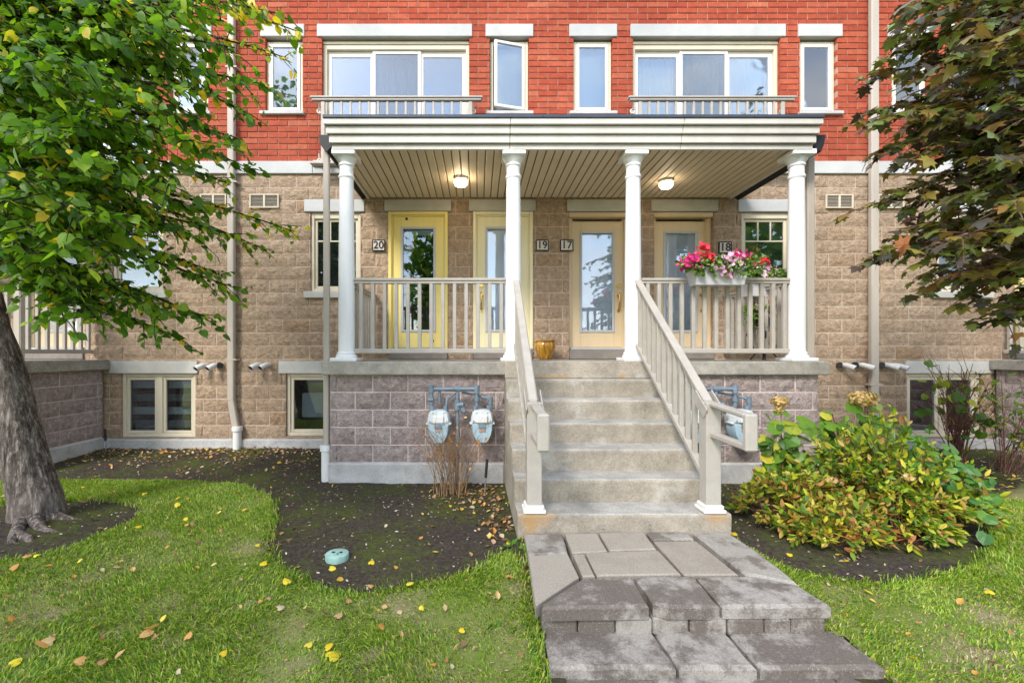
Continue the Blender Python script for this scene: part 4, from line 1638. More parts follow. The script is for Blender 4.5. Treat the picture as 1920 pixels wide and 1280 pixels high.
# ================================================================== LINDEN TREE
def linden():
    r = np.random.default_rng(42)
    t = thing("linden_tree", (-3.69, 3.8, -.06), "leafy green linden tree with yellow flecks and leaning grey trunk", "tree")
    pts = [(-3.73, 3.84, -.16), (-3.745, 3.85, .0), (-3.76, 3.85, .14), (-3.80, 3.85, .30), (-3.87, 3.85, .52), (-4.04, 3.85, 1.19), (-4.28, 3.86, 1.94), (-4.5, 3.86, 2.8), (-4.55, 3.84, 3.7), (-4.5, 3.8, 4.8), (-4.4, 3.8, 6.0)]
    rad = [.215, .188, .170, .158, .150, .145, .140, .13, .11, .08, .04]
    tb = MB().tube([tuple(bez(np.array(pts[i]), (np.array(pts[i]) + np.array(pts[i + 1])) / 2, np.array(pts[i + 1]), 5)[q]) for i in range(len(pts) - 1) for q in range(4)] + [pts[-1]], list(np.interp(np.arange(0, 10.01, .25), np.arange(11), rad)), 34)
    tb.v = [(x + (vnoise(x * 9, z * 2.2 + y * 9, 4) - .5) * .03 + (vnoise(x * 34, z * 5 + y * 34, 14) - .5) * .022, y + (vnoise(y * 9, z * 2.2 + x * 7, 6) - .5) * .03 + (vnoise(y * 34, z * 5 + x * 34, 16) - .5) * .022, z) for (x, y, z) in tb.v]
    soft(obj("trunk", tb, M["bark"], t), 60)
    # surface roots
    roots = [[(-3.66, 3.72, .02), (-3.46, 3.60, -.035), (-3.26, 3.55, -.070), (-3.08, 3.57, -.11)], [(-3.70, 3.68, .0), (-3.56, 3.48, -.035), (-3.48, 3.38, -.045), (-3.50, 3.29, -.11)],
             [(-3.56, 3.50, -.04), (-3.40, 3.43, -.035), (-3.30, 3.36, -.09)], [(-3.60, 3.82, .0), (-3.40, 3.84, -.06), (-3.20, 3.88, -.11)]]
    for q in roots:
        n = len(q)
        soft(obj("root", MB().tube(q, [.055, .036, .026, .012][:n] if n == 4 else [.045, .03, .014], 9), M["bark"], t), 60)
    # boughs: tips given by where they hang (picture place and distance)
    tips = [(552, 434, 4.3), (500, 470, 4.5), (455, 545, 4.3), (425, 520, 4.4), (345, 640, 3.7), (398, 604, 3.8), (300, 590, 3.5), (250, 560, 3.4), (480, 322, 3.6), (455, 262, 3.5), (430, 345, 3.7), (390, 400, 3.8), (470, 215, 3.5),
            (505, 160, 3.4), (565, 62, 3.9), (540, 110, 3.9), (520, 25, 3.2), (470, 5, 3.1), (440, 90, 3.0), (410, 180, 3.0), (380, 270, 2.9), (340, 60, 2.8), (330, 340, 2.9), (280, 180, 2.6), (270, 430, 2.8), (210, 300, 2.5),
            (210, 480, 2.7), (170, 120, 2.4), (150, 400, 2.5), (110, 520, 2.9), (100, 250, 2.3), (60, 430, 2.5), (40, 330, 2.3), (50, 130, 2.3), (185, 600, 3.3), (120, 600, 3.2), (390, 130, 3.3), (350, 210, 3.2), (300, 270, 3.1), (250, 80, 2.9),
            (70, 480, 2.6), (140, 460, 2.6), (20, 380, 2.4), (200, 400, 2.6), (260, 350, 2.8), (310, 480, 3.2), (360, 440, 3.4), (430, 440, 3.9), (20, 250, 2.5), (160, 210, 2.6), (230, 230, 2.8), (420, 40, 3.4), (370, 10, 3.0), (300, 10, 2.8)]
    for _ in range(26):
        tips.append((r.uniform(-100, 430), r.uniform(-120, 420), r.uniform(2.8, 4.8)))
    for _ in range(18):
        tips.append((r.uniform(-500, 300), r.uniform(-420, -40), r.uniform(2.4, 4.6)))
    YEL = {(552, 434), (565, 62), (540, 110), (520, 25), (500, 470), (470, 5)}
    Yl = []
    P, D, bough, twig = [], [], MB(), MB()
    for (px, py, Y) in tips:
        tip = np.array(P_(px, py, Y))
        h = min(max(tip[2] + .35 + r.uniform(-.1, .3), 2.2), 4.4)
        k = (h - 1.9) / 2.8
        root = np.array([-4.2 - .28 * min(k * 1.4, 1), 3.82, h])
        mid = (root + tip) / 2 + np.array([0, 0, .12 + .05 * np.linalg.norm(tip - root)]) + r.normal(0, .08, 3)
        pp, dd, main, lines = grow(r, root, mid, tip, int(24 + 6 * r.random()), .44, .036, .24, .14, 1.25)
        P += pp; D += dd
        Yl += [(px, py) in YEL and q > len(pp) * .25 for q in range(len(pp))]
        bough.tube(main, np.linspace(.030, .004, len(main)), 6)
        for ln in lines:
            twig.tube(ln, np.linspace(.005, .0016, len(ln)), 4, False)
    P = np.array(P); D = np.array(D)
    D = unit(D + np.array([0, 0, -.42]))
    R = leaf_frames(D, r, .8, .5)
    s = .030 + .055 * r.random(len(P)) ** 1.5
    b = obj("boughs", bough, M["twig"], t); b["kind"] = "stuff"; b.name = "branch"
    b = obj("twig", twig, M["twig"], t); b["kind"] = "stuff"
    Yl = np.array(Yl) & (r.random(len(Yl)) < .75)
    s[Yl] *= .8
    crown(t, "foliage", LINDEN, P[~Yl], R[~Yl], s[~Yl], M["linden"], 300)
    crown(t, "yellow_foliage", LINDEN, P[Yl], R[Yl], s[Yl], M["linden_yellow"], 0)
    return len(P)


P_ = lambda px, py, Y: (PX(px, Y), Y, PZ(py, Y))
n1 = linden()

# ================================================================== PURPLE MAPLE
def maple():
    r = np.random.default_rng(17)
    t = thing("maple_tree", (5.3, 3.7, -.06), "dark purple-green maple tree hanging in front of the brick wall", "tree")
    tb = MB().tube([(5.3, 3.7, -.15), (5.3, 3.7, .1), (5.28, 3.7, .8), (5.25, 3.72, 1.8), (5.25, 3.7, 3.0), (5.3, 3.7, 4.4), (5.3, 3.7, 6)], [.24, .17, .15, .14, .12, .08, .03], 16)
    soft(obj("trunk", tb, M["bark"], t), 60)
    tips = [(1608, 215, 3.4), (1612, 150, 3.5), (1630, 290, 3.4), (1655, 110, 3.4), (1690, 50, 3.3), (1720, 5, 3.2), (1640, 225, 3.2), (1660, 360, 3.3), (1625, 385, 3.4), (1625, 495, 3.5), (1650, 470, 3.4), (1680, 430, 3.2), (1740, 480, 3.2), (1725, 545, 3.4),
            (1770, 520, 3.2), (1800, 560, 3.2), (1850, 590, 3.2), (1880, 605, 3.2), (1915, 590, 3.1), (1700, 300, 3.0), (1740, 210, 2.9), (1780, 130, 2.8), (1760, 380, 2.9), (1830, 440, 2.8), (1850, 300, 2.6), (1870, 180, 2.6), (1800, 40, 2.8), (1880, 60, 2.6),
            (1900, 500, 2.7), (1900, 380, 2.5), (1700, 180, 3.5), (1720, 120, 3.6), (1690, 240, 3.6), (1750, 290, 3.5), (1800, 350, 3.5), (1700, 395, 3.6), (1840, 520, 3.6), (1790, 450, 3.6), (1820, 230, 3.4), (1900, 250, 3.3), (1780, 60, 3.5), (1860, 120, 3.6)]
    for _ in range(56):
        tips.append((r.uniform(1680, 2150), r.uniform(-100, 520), r.uniform(2.5, 4.6)))
    for _ in range(14):
        tips.append((r.uniform(1760, 2500), r.uniform(-450, -20), r.uniform(2.4, 4.5)))
    P, D, bough, twig = [], [], MB(), MB()
    for (px, py, Y) in tips:
        tip = np.array(P_(px, py, Y))
        h = min(max(tip[2] + r.uniform(-.1, .3), 1.9), 4.6)
        root = np.array([5.26, 3.7, h])
        mid = (root + tip) / 2 + np.array([0, 0, .20 + .06 * np.linalg.norm(tip - root)]) + r.normal(0, .06, 3)
        pp, dd, main, lines = grow(r, root, mid, tip, int(15 + 5 * r.random()), .40, .050, .30, .10)
        P += pp; D += dd
        bough.tube(main, np.linspace(.026, .0035, len(main)), 6)
        for ln in lines:
            twig.tube(ln, np.linspace(.004, .0016, len(ln)), 4, False)
    P = np.array(P); D = np.array(D)
    D = unit(D + np.array([0, 0, -.28]))
    R = leaf_frames(D, r, 1.3, .32)
    s = r.uniform(.045, .086, len(P))
    b = obj("branch", bough, M["red_twig"], t); b["kind"] = "stuff"
    b = obj("twig", twig, M["red_twig"], t); b["kind"] = "stuff"
    crown(t, "foliage", MAPLE, P, R, s, M["maple"], 300)
    # one curled dry leaf
    me = bpy.data.meshes.new("leaf"); me.from_pydata(MAPLE[0], [], MAPLE[1]); me.materials.append(leafy("rusty_dry_leaf", [(0, (.30, .10, .035)), (1, (.40, .16, .06))], .7, .2))
    for (px, py, a) in ((1686, 466, .2), (1693, 478, 1.1)):
        o = put("leaf", me, None, t, P_(px, py, 2.95), (2.0, .7, a), (.085, .105, .16))
        o["label"] = "curled orange dry leaf"
    return len(P)


n2 = maple()

# ================================================================== DOWNSPOUTS, GUTTER SHOES, VENTS, EXHAUSTS
def downspout(x, y, z0, z1, label, w=.10, d=.075, shoe=True, jog=None, straps=()):
    t = thing("downspout", (x, y, z0), label, "downspout", "downspouts of the terrace")
    b = MB()
    if jog:
        zj, dxj = jog
        b.bar((x, y, z1), (x, y, zj), w, d, .012, (0, -1, 0))
        b.bar((x, y, zj + .01), (x + dxj, y, zj - .5), w * .985, d * .985, .012, (0, -1, 0))
        b.bar((x + dxj, y, zj - .49), (x + dxj, y, z0), w, d, .012, (0, -1, 0))
        xb = x + dxj
    else:
        b.bar((x, y, z1), (x, y, z0), w, d, .012, (0, -1, 0))
        xb = x
    obj("pipe", b, M["spout"], t)
    for z in straps:
        obj("strap", MB().box(x - w * .75, x + w * .95, y - d / 2 - .003, y + d / 2 + .02, z - .012, z + .012, .002), M["spout"], t)
    if shoe:
        s = MB().lathe([(.058, -.16), (.060, .0), (.060, .19), (.074, .195), (.076, .25), (.070, .262)], xb, y, 18, z0)
        soft(obj("drain_collar", s, M["pvc"], t))
    return t


downspout(-3.66, YW - .065, .02, 7.7, "tall beige downspout on the wall between the paired basement window and the porch", .10, .075, True, (.66, .085), (1.27, 3.9, 5.6))
downspout(5.88, YW - .065, .02, 7.7, "tall beige downspout beside the purple maple and white exhaust elbows", .115, .075, True, None, (.9, 3.6, 5.4))
downspout(-1.742, 5.225, .05, 3.70, "beige downspout at the porch corner beside the first white column", .068, .06, True)
downspout(3.965, 5.42, .05, 3.74, "beige downspout behind the last white column of the porch", .09, .07, True)
downspout(-9.45 + 3.965, 5.42, .05, 3.74, "beige downspout of the neighbouring porch behind the leaning trunk", .09, .07, True)


def vent(x0, x1, z0, z1, label):
    y = YW - .02
    t = thing("wall_vent", ((x0 + x1) / 2, y, z0), label, "vent", "twin wall vents")
    f = MB().ring(x0, x1, z0, z1, .018, y - .015, y + .01, .003)
    m_ = (x0 + x1) / 2
    f.box(m_ - .014, m_ + .014, y - .014, y + .01, z0 + .018, z1 - .018, .003)
    obj("vent_frame", f, M["cream"], t)
    obj("vent_back", MB().box(x0 + .01, x1 - .01, y + .012, y + .018, z0 + .01, z1 - .01), M["groove"], t)
    sl = MB().box(-.5, .5, -.004, .012, -.003, .003).mesh("slat"); sl.materials.append(M["spout"])
    for (a, c) in ((x0 + .018, m_ - .014), (m_ + .014, x1 - .018)):
        for q in range(8):
            put("slat", sl, None, t, ((a + c) / 2, y, z0 + .03 + (z1 - z0 - .06) * q / 7), (math.radians(35), 0, 0), (c - a, 1, 1))


vent(-3.41, -2.975, 3.535, 3.742, "twin louvred vent in stone wall between the tall downspout and the porch corner")
vent(-4.15, -3.76, 3.535, 3.742, "twin louvred vent half hidden by linden leaves beside the downspout")
vent(5.20, 5.61, 3.53, 3.735, "twin louvred vent in the stone wall between porch and purple maple")
vent(5.98, 6.37, 3.53, 3.735, "twin louvred vent hidden behind the purple maple leaves")


def exhaust(x, z, dx, label, black=.0):
    """a white elbow that comes out of the wall and turns down and aside"""
    t = thing("exhaust_elbow", (x, YW, z), label, "exhaust pipe", "white exhaust elbows")
    b = MB()
    pts = [(x, YW + .05, z), (x, YW - .075, z), (x + dx * .12, YW - .105, z - .004), (x + dx * .5, YW - .15, z - .022), (x + dx, YW - .195, z - .05)]
    b.tube(pts, [.036, .036, .036, .040, .041], 14, False)
    soft(obj("elbow", b, M["pvc"], t), 50)
    obj("dark_mouth", MB().tube([(x + dx * .97, YW - .192, z - .048), (x + dx * .9, YW - .186, z - .044)], .034, 14), M["black"], t)
    soft(obj("rim", MB().tube([(x + dx * .62, YW - .162, z - .029), (x + dx * .99, YW - .1945, z - .0495)], .0435, 14, False), M["pvc"], t), 50)
    if black:
        soft(obj("wall_sleeve", MB().tube([(x, YW + .02, z), (x + black, YW - .06, z)], .044, 14), M["black"], t), 50)


exhaust(-4.07, 1.185, -.045, "white exhaust elbow next to the end of the paired window's lintel")
exhaust(-3.90, 1.185, -.045, "white exhaust elbow with black sleeve just left of the tall downspout", .07)
exhaust(-3.27, 1.195, -.045, "white exhaust elbow with dark mouth just right of the tall downspout by the linden")
exhaust(-3.13, 1.195, -.045, "white exhaust elbow nearest to the single basement window")
exhaust(5.44, 1.19, .06, "white exhaust elbow closest to the porch slab end", -.06)
exhaust(5.70, 1.19, .075, "white exhaust elbow in front of the tall downspout by the maple", -.10)
exhaust(6.07, 1.19, .07, "white exhaust elbow with black sleeve right of the maple downspout", -.06)
exhaust(6.20, 1.185, .07, "white exhaust elbow touching the lintel above the twigs")

# ================================================================== NUMBER PLAQUES, LAMPS
def plaque(px0, px1, py0, py1, txt, label):
    y = YW - .02
    x0, x1, z0, z1 = PX(px0, y), PX(px1, y), PZ(py1, y), PZ(py0, y)
    t = thing("house_number", ((x0 + x1) / 2, y, z0), label, "house number")
    obj("plate", MB().box(x0 + .008, x1 - .008, y - .012, y + .012, z0 + .008, z1 - .008, .003), M["plate"], t)
    obj("rim", MB().ring(x0, x1, z0, z1, .016, y - .020, y + .012, .007), M["black"], t)
    cu = bpy.data.curves.new("digits", "FONT")
    cu.body = txt
    cu.size = (z1 - z0) * .92
    cu.align_x = "CENTER"; cu.align_y = "CENTER"
    cu.extrude = .003
    cu.offset = .0022
    cu.materials.append(M["black"])
    tmp = bpy.data.objects.new("digits", cu)
    col.objects.link(tmp)
    bpy.context.view_layer.update()
    me = bpy.data.meshes.new_from_object(tmp.evaluated_get(bpy.context.evaluated_depsgraph_get()))
    bpy.data.objects.remove(tmp)
    me.name = "digits"
    put("digits", me, None, t, ((x0 + x1) / 2, y - .016, (z0 + z1) / 2), (math.radians(90), 0, 0))


plaque(698, 722.5, 449.5, 471, "20", "cream plaque with number 20 beside the bright yellow door")
plaque(1004.5, 1029, 449.5, 470.5, "19", "cream plaque with number 19 next to the pale yellow door's frame")
plaque(1050, 1075, 449, 471, "17", "cream plaque with number 17 beside the tan door facing the steps")
plaque(1347, 1371.5, 453, 475.5, "18", "cream plaque with number 18 partly covered by geranium flowers")


def lamp(px, py, label, glassm):
    z = 3.684
    y = F * (z - CAMZ - .05) / (VPY - py)
    x = PX(px, y)
    t = thing("porch_light", (x, y, z), label, "porch light", "porch ceiling lights")
    soft(obj("lamp_base", MB().lathe([(.088, 0), (.092, -.008), (.092, -.028), (.086, -.034)][::-1], x, y, 24, z), M["white"], t))
    soft(obj("lamp_glass", MB().lathe([(.084, -.0345), (.088, -.05), (.084, -.08), (.066, -.103), (.036, -.114), (.004, -.117)][::-1], x, y, 24, z), glassm, t))


lamp(864, 341, "round porch ceiling light glowing brightly above the yellow doors", M["lit"])
lamp(1249, 345, "round porch ceiling light with dimmer glow above the tan doors", M["lit_soft"])

# ================================================================== GAS METERS
def gas_meter(x, y, ztop, label):
    z1, zj, z0 = ztop, ztop - .145, ztop - .36
    t = thing("gas_meter", (x, y, z0), label, "gas meter", "light blue gas meters")

    def shell(prof, yb, yf, c, name, mat):
        n = len(prof)
        back = [(x + a, yb, z) for (a, z) in prof]
        mid = [(x + a, yf + c, z) for (a, z) in prof]
        cx = 0; cz = sum(z for a, z in prof) / n
        fr = [(x + a * .86, yf, cz + (z - cz) * .86) for (a, z) in prof]
        b = MB()
        fs = [tuple(range(n)), tuple(range(2 * n, 3 * n))[::-1]]
        for i in range(n):
            j = (i + 1) % n
            fs += [(i, n + i, n + j, j), (n + i, 2 * n + i, 2 * n + j, n + j)]
        b.add(back + mid + fr, fs)
        return soft(obj(name, b, mat, t), 35)
    w = .118
    low = [(-w, zj), (-w * 1.0, zj - .06), (-w * .90, zj - .12), (-w * .68, zj - .175), (-w * .50, zj - .205), (-w * .46, z0), (w * .46, z0), (w * .50, zj - .205), (w * .68, zj - .175), (w * .90, zj - .12), (w * 1.0, zj - .06), (w, zj)]
    top = [(-w * 1.05, zj + .004), (w * 1.05, zj + .004), (w * 1.02, zj + .06), (w * .90, zj + .115), (w * .70, zj + .140), (w * .3, z1), (-w * .3, z1), (-w * .70, zj + .140), (-w * .90, zj + .115), (-w * 1.02, zj + .06)]
    shell(low, y + .075, y - .085, .045, "meter_body", M["gasblue"])
    shell(top, y + .078, y - .088, .04, "meter_top", M["gaswhite"])
    obj("flange", MB().box(x - w * 1.16, x + w * 1.16, y - .07, y + .08, zj - .012, zj + .010, .006), M["gaswhite"], t)
    obj("index_box", MB().box(x - .058, x + .058, y - .112, y - .086, zj + .010, zj + .092, .008), M["pvc"], t)
    obj("index_window", MB().box(x - .04, x + .04, y - .096, y - .082, zj - .052, zj - .018, .003), M["pipe"], t)
    obj("rating_plate", MB().box(x - .036, x + .036, y - .094, y - .080, zj - .088, zj - .056, .002), M["rusty"], t)
    sc = MB()
    for sx in (-1, 1):
        for (u, zz) in ((.93, zj + .03), (.60, zj + .118)):
            sc.tube([(x + sx * w * u * .82, y - .080, zz), (x + sx * w * u * .82, y - .094, zz)], .007, 8)
    o = obj("bolt", sc, M["steel"], t); o["kind"] = "stuff"
    for sx in (-1, 1):
        soft(obj("union", MB().tube([(x + sx * .075, y, zj + .115), (x + sx * .075, y, z1 + .045)], [.030, .026], 10), M["pipe"], t), 50)


def manifold(dx, label):
    y = 4.985
    X = lambda px: PX(px, y) + dx
    Zp = lambda py: PZ(py, y)
    t = thing("gas_pipe", (X(858), y, gz(y)), label, "gas pipe", "blue gas pipes beside the steps")
    r = .021
    b = MB().tube([(X(809), y, Zp(729)), (X(896), y, Zp(729))], r, 12)
    soft(obj("header_pipe", b, M["pipe"], t), 50)
    b = MB().tube([(X(809), y, Zp(729)), (X(809), y, Zp(763))], r * .95, 12)
    b.tube([(X(809), y, Zp(722)), (X(809), y, Zp(736))], r * 1.5, 12)
    b.tube([(X(809), y, Zp(745)), (X(809), y, Zp(757))], r * 1.45, 12)
    b.tube([(X(803), y - .03, Zp(749)), (X(813), y - .03, Zp(749))], r * .8, 8)
    soft(obj("inlet_pipe", b, M["pipe"], t), 50)
    b = MB().tube([(X(894), y, Zp(729)), (X(894), y, Zp(763))], r * .95, 12)
    b.tube([(X(894), y, Zp(722)), (X(894), y, Zp(737))], r * 1.5, 12)
    b.tube([(X(894), y, Zp(745)), (X(894), y, Zp(752))], r * 1.5, 12)
    soft(obj("inlet_pipe", b, M["pipe"], t), 50)
    b = MB().tube([(X(858), y, Zp(729)), (X(858), y, Zp(775)), (X(859), y, gz(y) - .06)], [r * .9, r * .9, r * .72], 12)
    b.tube([(X(852), y, Zp(729)), (X(864), y, Zp(729))], r * 1.45, 12)
    b.tube([(X(858), y, Zp(812)), (X(858), y, Zp(822))], r * 1.3, 12)
    soft(obj("riser_pipe", b, M["pipe"], t), 50)
    b = MB().tube([(X(858), y - .01, Zp(750)), (X(858), y - .01, Zp(768))], r * 1.7, 14)
    b.tube([(X(858), y - .02, Zp(759)), (X(870), y - .04, Zp(757))], [r * 1.4, r * 1.15], 12)
    b.tube([(X(866), y - .05, Zp(766)), (X(872), y - .06, Zp(771))], [r * 1.5, r * 1.3], 12)
    soft(obj("regulator", b, M["pipe"], t), 50)
    b = MB().tube([(X(824), y + .02, Zp(733)), (X(824), y + .02, Zp(757))], r * .7, 10)
    soft(obj("drip_stub", b, M["pipe"], t), 50)
    b = MB().tube([(X(858), y + .05, Zp(735)), (X(846), y + .03, Zp(744)), (X(838), y, Zp(748)), (X(837), y, Zp(766))], [r * .45, r * .45, r * .8, r * .7], 10)
    soft(obj("outlet_pipe", b, M["pipe"], t), 50)
    b = MB().tube([(X(866), y + .05, Zp(736)), (X(886), y + .06, Zp(740)), (X(914), y + .02, Zp(746)), (X(920), y, Zp(750)), (X(920), y, Zp(768))], [r * .6, r * .7, r * .8, r, r], 10)
    b.tube([(X(920), y, Zp(744)), (X(920), y, Zp(757))], r * 1.25, 10)
    soft(obj("outlet_pipe", b, M["pipe"], t), 50)


def meters(dx, l1, l2, l3):
    y = 4.985
    zt = PZ(768, y)
    gas_meter(PX(823, y) + dx, y, zt, l1)
    gas_meter(PX(904, y) + dx, y, zt + .005, l2)
    manifold(dx, l3)


meters(0.0, "light blue gas meter left of the riser pipe, with faded index plate", "light blue gas meter right of the riser pipe, next to the steps", "blue-grey gas pipe manifold above the two meters left of the steps")
meters(2.84, "light blue gas meter mostly hidden by the right stair railing", "light blue gas meter seen through the railing's end loop", "blue-grey gas pipe manifold behind the right stair railing")

# ================================================================== POT, FLOWER BOXES, TABLE
y = 6.52
px0 = PX(1022, y)
t = thing("glazed_pot", (px0, y, LAND), "empty amber glazed pot with pale drips on the landing by number 19", "pot")
prof = [(.080, .0), (.088, .006), (.102, .04), (.130, .115), (.148, .175), (.152, .205), (.146, .228), (.138, .243), (.140, .252), (.152, .262), (.156, .272), (.148, .279), (.134, .270), (.128, .22), (.10, .10)]
pb = MB().lathe(prof, px0, y, 30, LAND + .002)
pb.v = [(vx, vy, vz + (.007 * math.sin(5 * math.atan2(vy - y, vx - px0)) if vz > LAND + .248 else 0)) for (vx, vy, vz) in pb.v]
soft(obj("vessel", pb, M["glaze"], t), 60)
obj("soil_fill", MB().lathe([(.002, .205), (.127, .212)], px0, y, 20, LAND), M["soil"], t)

def blossoms(r, t, name, mat, pts, size, face=(0, -1, .35), spread=.6):
    pts = np.array(pts)
    n = len(pts)
    nr = unit(np.array(face) + r.normal(0, spread, (n, 3)))
    d = r.normal(0, 1, (n, 3))
    R = frames(unit(np.cross(nr, d)), nr)
    s = size * 1.2 * r.uniform(.75, 1.2, n)
    me = bpy.data.meshes.new(name)
    me.from_pydata(PETAL[0], [], PETAL[1]); me.materials.append(mat)
    for i in range(n):
        put(name, me, None, t, pts[i], Matrix(R[i].tolist()).to_euler(), (s[i],) * 3)


def flower_box(x0, x1, y, zt, zb, taper, depth, label, seed, clusters, nleaf, sprawl):
    r = np.random.default_rng(seed)
    t = thing("flower_box", ((x0 + x1) / 2, y, zb), label, "flower box", "flower boxes on the porch")
    ax = lambda z: taper * (zt - z) / (zt - zb)
    b = MB()
    rings = []
    for (z, g) in ((zb, .0), (zt - .03, .0), (zt - .03, .012), (zt, .012), (zt, -.012), (zb + .04, -.014)):
        a = ax(z)
        rings.append([(x0 + a - g, y - depth / 2 + a * .5 - g, z), (x1 - a + g, y - depth / 2 + a * .5 - g, z), (x1 - a + g, y + depth / 2 - a * .5 + g, z), (x0 + a - g, y + depth / 2 - a * .5 + g, z)])
    vs = [p for q in rings for p in q]
    fs = [(3, 2, 1, 0)]
    for k in range(len(rings) - 1):
        for i in range(4):
            j = (i + 1) % 4
            fs.append((k * 4 + i, k * 4 + j, k * 4 + 4 + j, k * 4 + 4 + i))
    fs.append(tuple(len(vs) - 4 + i for i in range(4)))
    obj("planter", b.add(vs, fs), M["planter"], t)
    br_ = MB()
    for xx in (x0 + .12, x1 - .12):
        br_.box(xx - .012, xx + .012, y + depth / 2 - .01, y + depth / 2 + .12, zt - .018, zt + .0)
    obj("hook", br_, M["black"], t)
    # foliage: arching stems out of the soil
    P, D, st_ = [], [], MB()
    for _ in range(nleaf):
        p0 = np.array([r.uniform(x0 + .03, x1 - .03), y + r.uniform(-.05, .05), zt - .02])
        u = (p0[0] - (x0 + x1) / 2) / (x1 - x0)
        tip = p0 + np.array([u * sprawl + r.normal(0, .09), r.normal(-.06, .09), min(abs(r.normal(.075, .05)), .14)])
        if r.random() < .35:
            tip[1] = y - depth / 2 - r.uniform(.02, .10); tip[2] = zt - r.uniform(-.06, .11)
        mid = (p0 + tip) / 2 + np.array([0, 0, .06])
        ln = bez(p0, mid, tip, 6)
        st_.tube(ln, .0022, 4, False)
        for q in range(6):
            v = r.uniform(.25, 1)
            j = min(int(v * 5), 4)
            P.append(ln[j] + (ln[j + 1] - ln[j]) * (v * 5 - j)); D.append(r.normal(0, 1, 3) + np.array([0, -.4, .15]))
    P = np.array(P); D = unit(np.array(D))
    o = obj("stem", st_, M["pot_leaf"], t); o["kind"] = "stuff"
    nr = r.normal(0, .6, P.shape) + np.array([0, -.6, .8])
    Rm = frames(D, nr)
    s = r.uniform(.022, .042, len(P))
    c = P.mean(0)
    o = put("foliage", scatter("foliage", ROUND, P - c, Rm, s), M["pot_leaf"], t, c); o["kind"] = "stuff"
    for (nm, mk, cx, cz, rx, rz, n, sz) in clusters:
        pts = [(r.normal(cx, rx), y - depth / 2 + r.uniform(-.085, .03), r.normal(cz, rz)) for _ in range(int(n * 1.35))]
        blossoms(r, t, nm, M[mk], pts, sz)
    return t


# picture places of the blooms -> metres on the box's plane
YB = 5.14
def bl(nm, mk, px, py, rx, rz, n, sz, Y=YB - .12):
    return (nm, mk, PX(px, Y), PZ(py, Y), rx / 165, rz / 165, n, sz)


flower_box(PX(1291, YB), PX(1396, YB), YB, PZ(500, YB - .1), PZ(533, YB - .1), .045, .19, "grey flower box full of red geraniums and pink petunias on the front railing", 3, [
    bl("geranium_petal", "red_petal", 1321, 463, 6, 4.5, 26, .034), bl("geranium_petal", "red_petal", 1328, 482, 5, 4, 20, .034), bl("geranium_petal", "red_petal", 1313, 478, 4, 4, 10, .03),
    bl("petunia", "magenta_petal", 1293, 490, 9, 6, 26, .040), bl("petunia", "magenta_petal", 1283, 497, 5, 5, 12, .038), bl("petunia", "magenta_petal", 1390, 478, 7, 5, 12, .036), bl("petunia", "magenta_petal", 1382, 476, 7, 3, 10, .034),
    bl("petunia", "pink_petal", 1347, 502, 9, 5, 14, .046), bl("petunia", "pink_petal", 1358, 487, 9, 4, 12, .044), bl("petunia", "pink_petal", 1382, 492, 8, 6, 14, .044), bl("petunia", "pink_petal", 1360, 511, 8, 4, 10, .044), bl("petunia", "pink_petal", 1376, 510, 5, 5, 6, .042), bl("petunia", "magenta_petal", 1302, 486, 8, 5, 14, .036), bl("petunia", "pink_petal", 1372, 486, 9, 7, 14, .042), bl("geranium_petal", "red_petal", 1304, 484, 5, 4, 8, .032)], 230, .26)
Y2 = 5.86
flower_box(PX(1392, Y2), PX(1470, Y2), Y2, PZ(521, Y2), PZ(556, Y2), .03, .17, "second flower box with red and lilac blooms behind the front railing by the last column", 4, [
    bl("geranium_petal", "red_petal", 1408, 489, 6, 4, 18, .036, Y2 - .1), bl("geranium_petal", "red_petal", 1430, 490, 6, 2.5, 16, .036, Y2 - .1), bl("petunia", "magenta_petal", 1420, 495, 10, 4, 8, .036, Y2 - .1),
    bl("petunia", "pink_petal", 1411, 500, 4, 4, 8, .046, Y2 - .1), bl("petunia", "pink_petal", 1430, 508, 8, 5, 12, .046, Y2 - .1), bl("petunia", "pink_petal", 1452, 507, 6, 4, 6, .044, Y2 - .1)], 150, .14)
# wrought-iron table with a purple pot
Y3 = 5.95
xt = PX(1433, Y3)
t = thing("iron_table", (xt, Y3, LAND), "small wrought-iron table with curved legs behind the right front railing", "table")
zt = PZ(614, Y3)
soft(obj("tabletop", MB().lathe([(.165, -.012), (.178, -.008), (.178, .006), (.165, .010)], xt, Y3, 24, zt), M["steel"], t))
for k in range(4):
    a = math.pi / 4 + k * math.pi / 2 + .3
    c_, s_ = math.cos(a), math.sin(a)
    pts = [(xt + c_ * .15, Y3 + s_ * .15, zt - .012), (xt + c_ * .20, Y3 + s_ * .20, zt - .09), (xt + c_ * .14, Y3 + s_ * .14, zt - .22), (xt + c_ * .10, Y3 + s_ * .10, LAND + .09), (xt + c_ * .16, Y3 + s_ * .16, LAND + .008)]
    soft(obj("leg", MB().tube(pts, .010, 8), M["black"], t), 60)
soft(obj("stretcher_ring", MB().tube([(xt + .105 * math.cos(a), Y3 + .105 * math.sin(a), LAND + .10) for a in np.linspace(0, 2 * math.pi, 17)], .007, 6, False), M["black"], t), 60)
r = np.random.default_rng(9)
t = thing("purple_pot", (xt - .02, Y3, zt + .012), "dark purple pot of pink and salmon flowers on the iron table", "flower pot")
z = zt + .012
soft(obj("vessel", MB().lathe([(.095, 0), (.10, .01), (.145, .17), (.165, .176), (.168, .20), (.155, .202), (.14, .18)], xt - .02, Y3, 22, z), M["purple"], t), 50)
P, D = [], []
